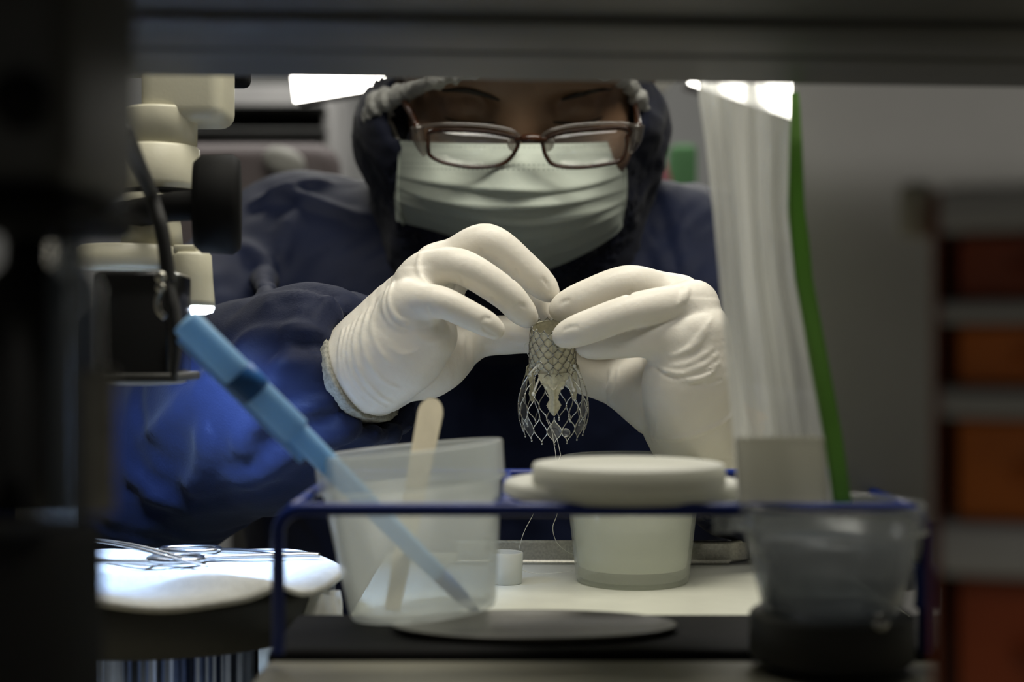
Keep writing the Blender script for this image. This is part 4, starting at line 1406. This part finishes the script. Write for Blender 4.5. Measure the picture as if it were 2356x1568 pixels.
# ------------------------------------------------------------------ microscope on the left
def microscope():
    d = .605
    sc = d / F
    m = thing('microscope', 'cream microscope with a lit lamp on its ring, left of the person', 'microscope', P(330, 1400, d) * [1, 1, 0] + [0, 0, .70])
    def L(prof, px, mat, name, y0=0, dd=d, axis=(0, 0, -1), label=None, parent=None, sq=(1, 1)):
        """turned part: prof = (radius px, pixel row)"""
        o = P(px, prof[0][1], dd)
        v, f = lathe([(r * dd / F, (y - prof[0][1]) * dd / F) for r, y in prof], o, axis, 56, squash=sq)
        return mk(name, v, f, mat, parent or m, label=label)
    # binocular head, cut off by the shelf above
    a = P(335, 60, d); b = P(546, 302, d + .022)
    v, f = box((a[0], d - .012, b[2]), (b[0], d + .022, P(0, 20, d)[2]), .0062, 5)
    mk('head', v, f, 'cream_enamel', m)
    v, f = box((b[0] - .010, d + .0222, P(0, 206, d + .04)[2]), (P(580, 0, d + .04)[0], d + .04, P(0, 20, d)[2]), .003, 3)
    mk('eyepiece_arm', v, f, 'black_plastic', m)
    L([(0, 252), (80, 252), (82, 258), (80, 340), (70, 342), (0, 342)], 372, 'cream_enamel', 'upper_barrel')
    L([(0, 334), (78, 334), (88, 344), (91, 420), (86, 438), (0, 440)], 370, 'cream_enamel', 'lower_barrel')
    L([(84, 436), (86, 440), (86, 446), (84, 450)], 370, 'black_plastic', 'dark_seam')
    L([(0, 449), (84, 449), (72, 478), (52, 494), (0, 495)], 366, 'cream_enamel', 'taper')
    L([(0, 492), (60, 492), (66, 520), (70, 566), (0, 568)], 350, 'cream_enamel', 'objective')
    # ring light with the lamp pod
    ring = L([(110, 566), (118, 572), (118, 612), (112, 620), (70, 620), (66, 612), (66, 572), (70, 566), (110, 566)], 300, 'cream_enamel', 'lamp_ring')
    pod = L([(0, 580), (36, 580), (43, 588), (46, 640), (50, 690), (51, 703), (46, 704), (0, 704)], 443, 'cream_enamel', 'lamp_pod', dd=d - .012)
    L([(0, 704.5), (48, 704.5), (50, 708), (46, 718), (30, 723), (0, 724)], 443, 'led_glow', 'led_face', dd=d - .012, parent=pod, label='glowing white lamp face')
    q = P(437, 576, d - .012)
    v, f = box(q - [.006, .004, .0015], q + [.0035, .004, .0022], .0006)
    mk('pod_screw_block', v, f, 'cream_enamel', pod)
    # focusing knob nearer to the lens
    kc = P(500, 470, .560)
    v, f = lathe([(0, -.009), (.0150, -.009), (.0175, -.006), (.0180, .006), (.0160, .009), (0, .009)], kc, (1, .15, 0), 40, squash=(1.1, 1.0))
    mk('focus_knob', v, f, 'black_plastic', m, label='black focusing knob')
    v, f = tube([kc + [-.06, .06, .0], kc + [-.02, .01, 0], kc], .006, 12)
    mk('knob_shaft', v, f, 'black_plastic', m)
    # column down to the stand
    cx = P(20, 0, d)[0]
    v, f = lathe([(0, 0), (.014, 0), (.014, .30), (0, .30)], (cx, d + .05, .70), (0, 0, 1), 32)
    mk('column', v, f, 'dull_steel', m)
    v, f = box((cx - .012, d + .02, .985), (P(360, 0, d)[0], d + .075, 1.01), .004)
    mk('boom', v, f, 'cream_enamel', m)
    v, f = lathe([(0, 0), (.060, 0), (.060, .008), (.055, .012), (0, .012)], (cx, d + .05, .70), (0, 0, 1), 40)
    mk('column_foot', v, f, 'charcoal', m)
    # the lamp's own light
    s = bpy.data.lights.new('lamp_pod_light', 'SPOT')
    s.energy = 2.9; s.color = (0.36, 0.56, 1.0); s.spot_size = math.radians(125); s.spot_blend = .6; s.shadow_soft_size = .016
    so = bpy.data.objects.new('lamp_pod_light', s)
    so.location = P(440, 736, d - .016)
    so.rotation_euler = (Vector(P(380, 1270, .635)) - so.location).to_track_quat('-Z', 'Y').to_euler()
    COL.objects.link(so)
microscope()

# dark smoked hood of a second lamp, in front of the microscope
def lamp_hood():
    d = .520
    t = thing('lamp_hood', 'black boxy lamp hood with a pale lower rim below the microscope', 'lamp', P(305, 890, d))
    a, b = P(214, 622, d), P(392, 872, d)
    v, f = box((a[0], d, b[2]), (b[0], d + .035, a[2]), .002, 3)
    mk('hood_body', v, f, 'smoke_glass', t)
    c = P(300, 884, d)
    v, f = lathe([(.0150, 0), (.0165, .0004), (.0165, .0018), (.0150, .0022), (.0138, .0018), (.0138, .0004), (.0150, 0)], (c[0], d + .016, c[2]), (0, -.02, 1), 48, squash=(1, .9))
    mk('pale_rim', v, f, 'cap_plastic', t, label='pale lower rim')
    v, f = box((a[0] - .002, d - .002, P(0, 872, d)[2] - .001), (b[0] + .003, d + .037, P(0, 858, d)[2]), .001, 2)
    mk('lower_frame', v, f, 'charcoal', t)
lamp_hood()

def cable():
    d = .500
    t = thing('black_cable', 'black curved cable with a metal clamp beside the microscope', 'cable', P(400, 868, d))
    p = smooth_path([P(290, 300, d - .05), P(318, 375, d - .02), P(345, 440, d), P(370, 520, d), P(382, 590, d), P(388, 650, d)], 10)
    v, f = tube(p, .0026, 12); mk('cable_sheath', v, f, 'black_rubber', t)
    p = smooth_path([P(386, 640, d), P(396, 690, d), P(404, 750, d), P(406, 800, d), P(400, 868, d)], 8)
    n = len(p)
    v, f = tube(p, np.interp(np.linspace(0, 1, n), [0, .3, .6, 1], [.0026, .0042, .0040, .0022]), 12, flat=.5)
    mk('strain_relief', v, f, 'black_rubber', t)
    for y, r in ((637, .0020), (661, .0018)):
        v, f = lathe([(0, 0), (r, 0), (r * 1.05, .0012), (r * .8, .0022), (0, .0024)], P(372, y, d - .003), (-.2, -1, 0), 16)
        mk('clamp_screw', v, f, 'brushed_steel', t)
    v, f = tube(smooth_path([P(378, 655, d), P(362, 690, d), P(366, 715, d), P(380, 730, d)], 5), .0012, 8)
    mk('clamp_spring', v, f, 'brushed_steel', t)
cable()

# ------------------------------------------------------------------ round stage with towel and instruments
STC = np.array([-.140, .578, 0]); STZ = .764
def stage():
    t = thing('round_stage', 'dark round stage on a ribbed steel pillar tinted with blue lamp light, under the towel', 'stage', (STC[0], STC[1], .70))
    v, f = lathe([(0, 0), (.062, 0), (.067, .002), (.0680, .017), (.0665, .0193), (.064, .0200), (0, .0200)], (STC[0], STC[1], STZ - .0200), (0, 0, 1), 72)
    mk('stage_plate', v, f, 'charcoal', t)
    # ribbed steel pillar, the lamp's blue is in its colour
    n = 120
    prof = []
    rg = random.Random(3)
    rib = [1 + .05 * rg.random() * (1 if k % 2 else -1) for k in range(n)]
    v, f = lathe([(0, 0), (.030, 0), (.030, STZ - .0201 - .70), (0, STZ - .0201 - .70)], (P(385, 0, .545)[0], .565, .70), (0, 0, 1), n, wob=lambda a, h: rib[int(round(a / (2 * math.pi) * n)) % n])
    mk('ribbed_pillar', v, f, 'led_tinted_steel', t, smooth=False, label='ribbed steel pillar with blue lamp light in its colour')
stage()

def towel():
    rg = random.Random(7)
    def fn(u, w):
        th = u * 2 * math.pi
        r = .0700 * w
        x = STC[0] + 1.04 * r * math.cos(th) ; y = STC[1] + r * math.sin(th)
        front = max(0, -math.sin(th)) ** .5
        wave = .0014 * math.sin(38 * (y - STC[1]) * 3 + 3 * x * 20) + .0010 * math.sin(x * 120 + y * 40)
        z = STZ + .0035 + wave * (w > .02) * .8
        # the hem rolls over the edge of the stage
        if w > .90:
            q = (w - .90) / .10
            z -= .0020 * q * q
        # one fold lying across the front half
        z += .0034 * math.exp(-((y - (STC[1] - .045) - .006 * math.sin(x * 30)) / .006) ** 2) * (1 / (1 + math.exp(-(x - P(360, 0, .53)[0]) / .004)))
        z += .0022 * math.exp(-((y - (STC[1] - .022)) / .008) ** 2) * (.5 + .5 * math.sin(x * 40 + 1))
        return (x, y, z)
    # polar sheet closed round the middle
    nu, nv = 96, 40
    V = [np.array(fn(0, 0))]
    for j in range(1, nv + 1):
        for i in range(nu):
            V.append(np.array(fn(i / nu, j / nv)))
    Fc = [(0, 1 + i, 1 + (i + 1) % nu) for i in range(nu)]
    for j in range(nv - 1):
        for i in range(nu):
            a = 1 + j * nu + i; b = 1 + j * nu + (i + 1) % nu
            Fc.append((a, a + nu, b + nu, b))
    m = len(V)
    low = [p - np.array([0, 0, .0022]) for p in V]
    Fc = Fc + [tuple(q + m for q in f[::-1]) for f in Fc]
    s0 = 1 + (nv - 1) * nu
    Fc += [(s0 + i, s0 + i + m, s0 + (i + 1) % nu + m, s0 + (i + 1) % nu) for i in range(nu)]
    mk('towel', np.array(V + low), Fc, 'cotton', label='white towel spread over the round stage', cat='towel')
towel()

def ring_tool(name, label, cat, mat, rings, bars, z):
    t = thing(name, label, cat, np.array([rings[0][0], rings[0][1], z]))
    for cx, cy, rx, ry, dz in rings:
        v, f = tube([(cx + rx * math.cos(a), cy + ry * math.sin(a), z + dz) for a in np.linspace(0, 2 * math.pi, 40, endpoint=False)], .0014, 8, closed=True)
        mk('finger_ring', v, f, mat, t)
    for pts, r in bars:
        v, f = tube(smooth_path([(x, y, z + q) for x, y, q in pts], 5), r, 8, flat=.7)
        mk('shank', v, f, mat, t)
    return t
def G(px, d): return P(px, 0, d)[0]
zt = STZ + .0050
ring_tool('needle_holder', 'steel needle holder with two finger rings pointing right on the towel', 'needle holder', 'steel',
          [(G(405, .588), .588, .0110, .0075, .001), (G(438, .614), .614, .0125, .0070, .001)],
          [([(G(455, .590), .590, .001), (G(520, .593), .593, .0012), (G(640, .598), .598, .001), (G(700, .600), .600, .001), (G(735, .602), .602, .0005)], .0016),
           ([(G(505, .612), .612, .001), (G(560, .607), .607, .0015), (G(640, .600), .600, .0015), (G(720, .602), .602, .0008)], .0015)], zt)
tw = thing('tweezers', 'thin steel tweezers crossing the needle holder at the left edge of the towel', 'tweezers', (G(340, .585), .585, zt))
for s in (-1, 1):
    v, f = tube(smooth_path([(G(180, .615), .615, zt + .006), (G(300, .598), .598 + s * .0025, zt + .005), (G(400, .584), .584 + s * .003, zt + .0025), (G(478, .574), .574, zt)], 6), np.linspace(.0016, .0006, 19), 8, flat=.6)
    mk('tweezer_arm', v, f, 'steel', tw)
v, f = box((G(205, .58) - .01, .583, zt - .0003), (G(455, .58), .5856, zt + .0012), .0005)
pk = mk('steel_probe', v, f, 'steel', label='straight steel probe lying flat under the tweezers', cat='probe')

# twisted plastic wrapper between stage and tilted cup
def wrapper():
    p0 = np.array([P(700, 0, .55)[0], .552, 0])
    def fn(u, w):
        a = u * 2 * math.pi
        zz = .7045 + .058 * w
        r = .0085 + .0035 * math.sin(3 * a + 5 * w) * .5 + .003 * math.sin(math.pi * w) - .004 * max(0, w - .8) * 5
        r *= 1 + .25 * math.sin(7 * a + 9 * w) * .5
        return (p0[0] + r * math.cos(a) + .012 * (w - .3), p0[1] + r * math.sin(a), zz)
    v, f = grid(fn, 48, 26)
    mk('plastic_wrapper', v, f, 'pouch_film', label='twisted clear plastic wrapper between the towel and the tilted cup', cat='wrapper')
wrapper()

# ------------------------------------------------------------------ very near things at both sides, far out of focus
def near_left():
    d = .245
    t = thing('instrument_housing', 'dark grey instrument housing filling the upper left corner', 'housing', P(150, 520, d))
    a, b = P(-160, 40, d), P(318, 432, d); b[0] = P(325, 0, d + .05)[0]
    v, f = box((a[0], d, b[2]), (b[0], d + .05, a[2] + .02), .006, 4)
    mk('housing_body', v, f, 'dark_metal', t)
    a2, b2 = P(-160, 425, d), P(322, 520, d); b2[0] = P(330, 0, d + .048)[0]
    v, f = box((a2[0], d - .002, b2[2]), (b2[0], d + .048, a2[2]), .004, 3)
    mk('housing_foot', v, f, 'black_plastic', t)
    bx = P(318, 235, d); bx[0] = b[0] - .004
    v, f = lathe([(0, -.002), (.0045, -.002), (.0052, 0), (.0045, .003), (0, .003)], bx + [-.003, -.002, 0], (0, -1, 0), 24)
    mk('knob', v, f, 'black_plastic', t)
    # bottles standing behind the black box
    for px, r, mat, lab in ((60, .0085, 'smoke_glass', 'dark smoked glass bottle at the left border of the picture'),
                            (160, .0060, 'blue_glass', 'slim blue tinted bottle second from the left border')):
        c = P(px, 1180, .275)
        q = thing('glass_bottle', lab, 'bottle', c, group='bottles at the left border')
        h = P(0, 528, .275)[2] - c[2]
        v, f = lathe([(0, 0), (r * .96, 0), (r, .001), (r, h * .8), (r * .5, h * .88), (r * .45, h), (0, h)], c, (0, 0, 1), 36)
        mk('bottle_body', v, f, mat, q)
        v, f = lathe([(0, h * .96), (r * .52, h * .96), (r * .52, h + .003), (0, h + .003)], c, (0, 0, 1), 24)
        mk('bottle_cap', v, f, 'black_plastic', q)
    c = P(222, 1180, .27)
    h = P(0, 860, .27)[2] - c[2]
    v, f = lathe([(0, 0), (.0035, 0), (.0036, .001), (.0036, h), (.0032, h + .001), (0, h + .001)], c, (0, 0, 1), 28)
    mk('cream_tube', v, f, 'dull_steel', label='short beige tube right of the slim blue bottle', cat='tube')
    a, b = P(-200, 1185, .30), P(250, 1700, .30)
    v, f = box((a[0], .22, .700), (b[0], .30, a[2] - .0003), .004, 3)
    mk('black_box', v, f, 'black_plastic', label='large black box filling the lower left corner', cat='box')
near_left()

def drawers():
    d = .262
    t = thing('drawer_stack', 'stack of orange plastic drawers in a grey frame at the right border', 'drawers', np.array([P(2300, 0, d)[0], d + .03, .70]))
    x0, x1 = P(2165, 0, d)[0], P(2640, 0, d)[0]
    al = math.atan2(P(2165, 0, d)[0], d); ca, sa = math.cos(al), math.sin(al)
    RT = np.array([[ca, sa, 0], [-sa, ca, 0], [0, 0, 1]]); c0 = np.array([x0, d, 0])
    def mk(n, v, f, *k, **kw):          # the stack is turned to face the lens
        return globals()['mk'](n, (np.asarray(v) - c0) @ RT.T + c0, f, *k, **kw)
    zl = lambda y: P(0, y, d)[2]
    v, f = box((x0 - .001, d + .055, .70), (x1, d + .060, zl(430)), .001); mk('back_panel', v, f, 'charcoal', t)
    v, f = box((x0 - .0015, d + .004, .70), (x0 - .0002, d + .055, zl(430)), .0004); mk('side_wall', v, f, 'red_plastic', t)
    v, f = box((x1, d + .004, .70), (x1 + .0015, d + .055, zl(430)), .0004); mk('side_wall', v, f, 'red_plastic', t)
    for y0, y1 in ((430, 532), (694, 742), (892, 958), (1205, 1320)):
        v, f = box((x0 - .0002, d - .0015, zl(y1)), (x1, d + .0546, zl(y0)), .0012, 2); mk('grey_divider', v, f, 'grey_panel', t)
    for k, (y0, y1, m) in enumerate(((536, 690, 'red_plastic'), (746, 888, 'orange_plastic'), (962, 1200, 'orange_plastic'), (1325, 1640, 'red_plastic'))):
        v, f = box((x0 + .003, d + .002, zl(y1) + .0003), (x1 - .001, d + .050, zl(y0) - .0003), .0012, 3)
        o = mk('drawer', v, f, m, t)
        v, f = tube([((x0 + x1) / 2 - .006, d + .001, zl((y0 + y1) / 2)), ((x0 + x1) / 2, d - .002, zl((y0 + y1) / 2)), ((x0 + x1) / 2 + .006, d + .001, zl((y0 + y1) / 2))], .001, 8)
        mk('drawer_pull', v, f, m, o)
    c = P(2108, 545, .285)
    v, f = lathe([(0, 0), (.0034, 0), (.0036, .001), (.0036, .008), (.0028, .0105), (0, .011)], c, (0, 0, 1), 24)
    globals()['mk']('beige_bottle_cap', v, f, 'cream_enamel', label='small beige cap left of the top orange drawer', cat='cap')
drawers()

# ------------------------------------------------------------------ behind the person
def back_lamp(name, lab, quad, d, depth, glow='tube_glow'):
    """lamp box whose lit face is given by four pixels"""
    t = thing(name, lab, 'lamp', np.mean([P(x, y, d) for x, y in quad], 0), group='lit lamps behind the person')
    p = np.array([P(x, y, d) for x, y in quad])
    back = p + np.array([0, depth, .004])
    V = np.vstack([p, back])
    mk('lamp_face', V[:4] - [0, .0005, 0], [(0, 1, 2, 3)], glow, t, smooth=False)
    top = p.mean(0); zt2 = p[:, 2].max()
    for sx in (-.04, .04):
        v, f = tube([(top[0] + sx, d + depth * .5, zt2 - .01), (top[0] + sx, d + depth * .5, 2.0), (top[0] + sx, d + depth * .5, 2.599)], .004, 8)
        mk('hanger_rod', v, f, 'grey_panel', t)
    mk('lamp_case', V, [(0, 1, 2, 3), (7, 6, 5, 4), (0, 4, 5, 1), (1, 5, 6, 2), (2, 6, 7, 3), (3, 7, 4, 0)], 'grey_panel', t, smooth=False)
back_lamp('bench_lamp', 'bright tapered lamp left of the hood under the shelf', [(664, 120), (678, 235), (830, 210), (1000, 160)], 1.25, .05)
back_lamp('strip_lamp', 'bright lamp glowing through the top of the clear pouch', [(1585, 192), (1830, 274), (1840, 60), (1585, 60)], 1.4, .06)
back_lamp('round_lamp', 'small pale lamp just right of the hood', [(1490, 150), (1500, 208), (1530, 212), (1570, 150)], 1.6, .05, 'paper_white')

def background():
    d = 2.6
    t = thing('wall_shelf', 'grey shelf unit behind the person at the left', 'shelf', P(640, 360, d))
    for y0, y1, m in ((180, 250, 'wall_paint'), (265, 345, 'charcoal')):
        a, b = P(430, y0, d), P(770, y1, d)
        if m == 'charcoal':
            for yy in (270, 322):
                v, f = box((a[0], d - .15, P(0, yy + 10, d)[2]), (b[0], d + .2, P(0, yy, d)[2]), .004)
                mk('shelf_board', v, f, m, t)
    a, b = P(430, 0, d), P(770, 0, d)
    v, f = box((a[0], d + .2, P(0, 345, d)[2]), (b[0], d + .23, P(0, 150, d)[2]), .004)
    mk('shelf_back', v, f, 'grey_panel', t)
    for x in (a[0], b[0]):
        v, f = box((x - .01, d - .1, 0), (x + .01, d + .2, P(0, 200, d)[2]), .004)
        mk('shelf_upright', v, f, 'grey_panel', t)
    # rounded chair back with a white cap resting on it
    pm('mauve_vinyl', (0.20, 0.165, 0.165), 0.6, noise=(12, 0.1))
    c = P(590, 470, 1.7)
    ch = thing('chair', 'mauve padded chair back behind the left shoulder', 'chair', (c[0], 1.7, 0))
    v, f = box((c[0] - .14, 1.67, c[2] - .14), (c[0] + .10, 1.74, P(0, 330, 1.7)[2]), .03, 6)
    mk('backrest', v, f, 'mauve_vinyl', ch)
    v, f = box((c[0] - .16, 1.68, .42), (c[0] + .16, 2.05, .50), .03, 5)
    mk('seat', v, f, 'mauve_vinyl', ch)
    v, f = tube([(c[0], 1.86, .0), (c[0], 1.86, .2), (c[0], 1.86, .43)], .03, 16)
    mk('pedestal', v, f, 'dark_metal', ch)
    v, f = lathe([(0, 0), (.19, 0), (.20, .02), (.05, .05), (0, .05)], (c[0], 1.86, 0), (0, 0, 1), 30)
    mk('foot', v, f, 'dark_metal', ch)
    v, f = tube([(c[0] - .02, 1.70, c[2] - .12), (c[0] - .02, 1.72, .60), (c[0] - .02, 1.80, .47)], .015, 10)
    mk('back_support', v, f, 'dark_metal', ch)
    q = P(648, 392, 1.655)
    v, f = lathe([(0, 0), (.017, 0), (.022, .008), (.022, .014), (.018, .022), (.010, .026), (0, .027)], q - [0, 0, .0], (.4, -.5, 1), 32, squash=(1.15, .8))
    mk('folded_cloth', v, f, 'cotton', label='bright white folded cloth on the mauve chair back', cat='cloth')
    # coloured things right of the hood
    pm('dull_green', (0.10, 0.26, 0.10), 0.7, noise=(10, 0.15))
    pm('dull_pink', (0.42, 0.14, 0.17), 0.7, noise=(10, 0.15))
    a, b = P(1545, 330, 2.2), P(1605, 600, 2.2)
    v, f = box((a[0], 2.2, b[2]), (b[0], 2.26, a[2]), .01, 3)
    mk('green_binder', v, f, 'dull_green', label='green upright binder far behind the right shoulder', cat='binder')
    a, b = P(1465, 350, 2.0), P(1545, 560, 2.0)
    v, f = lathe([(0, 0), (.024, 0), (.026, .01), (.025, .09), (.012, .125), (0, .128)], ((a[0] + b[0]) / 2, 2.0, b[2]), (0, 0, 1), 28)
    mk('pink_bottle', v, f, 'dull_pink', label='pink bottle far behind the right shoulder', cat='bottle')
    # the counter those stand on
    zc = P(0, 560, 2.0)[2]
    ct = thing('counter', 'grey counter behind the person at the right', 'counter', (.6, 2.15, 0))
    v, f = box((.10, 1.85, zc - .03), (1.6, 2.5, zc - .0005), .004)
    mk('counter_top', v, f, 'wall_paint', ct)
    v, f = box((.14, 1.9, 0), (1.56, 2.48, zc - .0302), .004)
    mk('cabinet', v, f, 'grey_panel', ct)
    a = P(1545, 600, 2.2)
    v, f = box((a[0] - .02, 2.17, zc), (a[0] + .09, 2.29, a[2] - .0005), .004)
    mk('grey_box', v, f, 'wall_paint', label='grey box under the green binder', cat='box') if a[2] > zc + .01 else None
background()
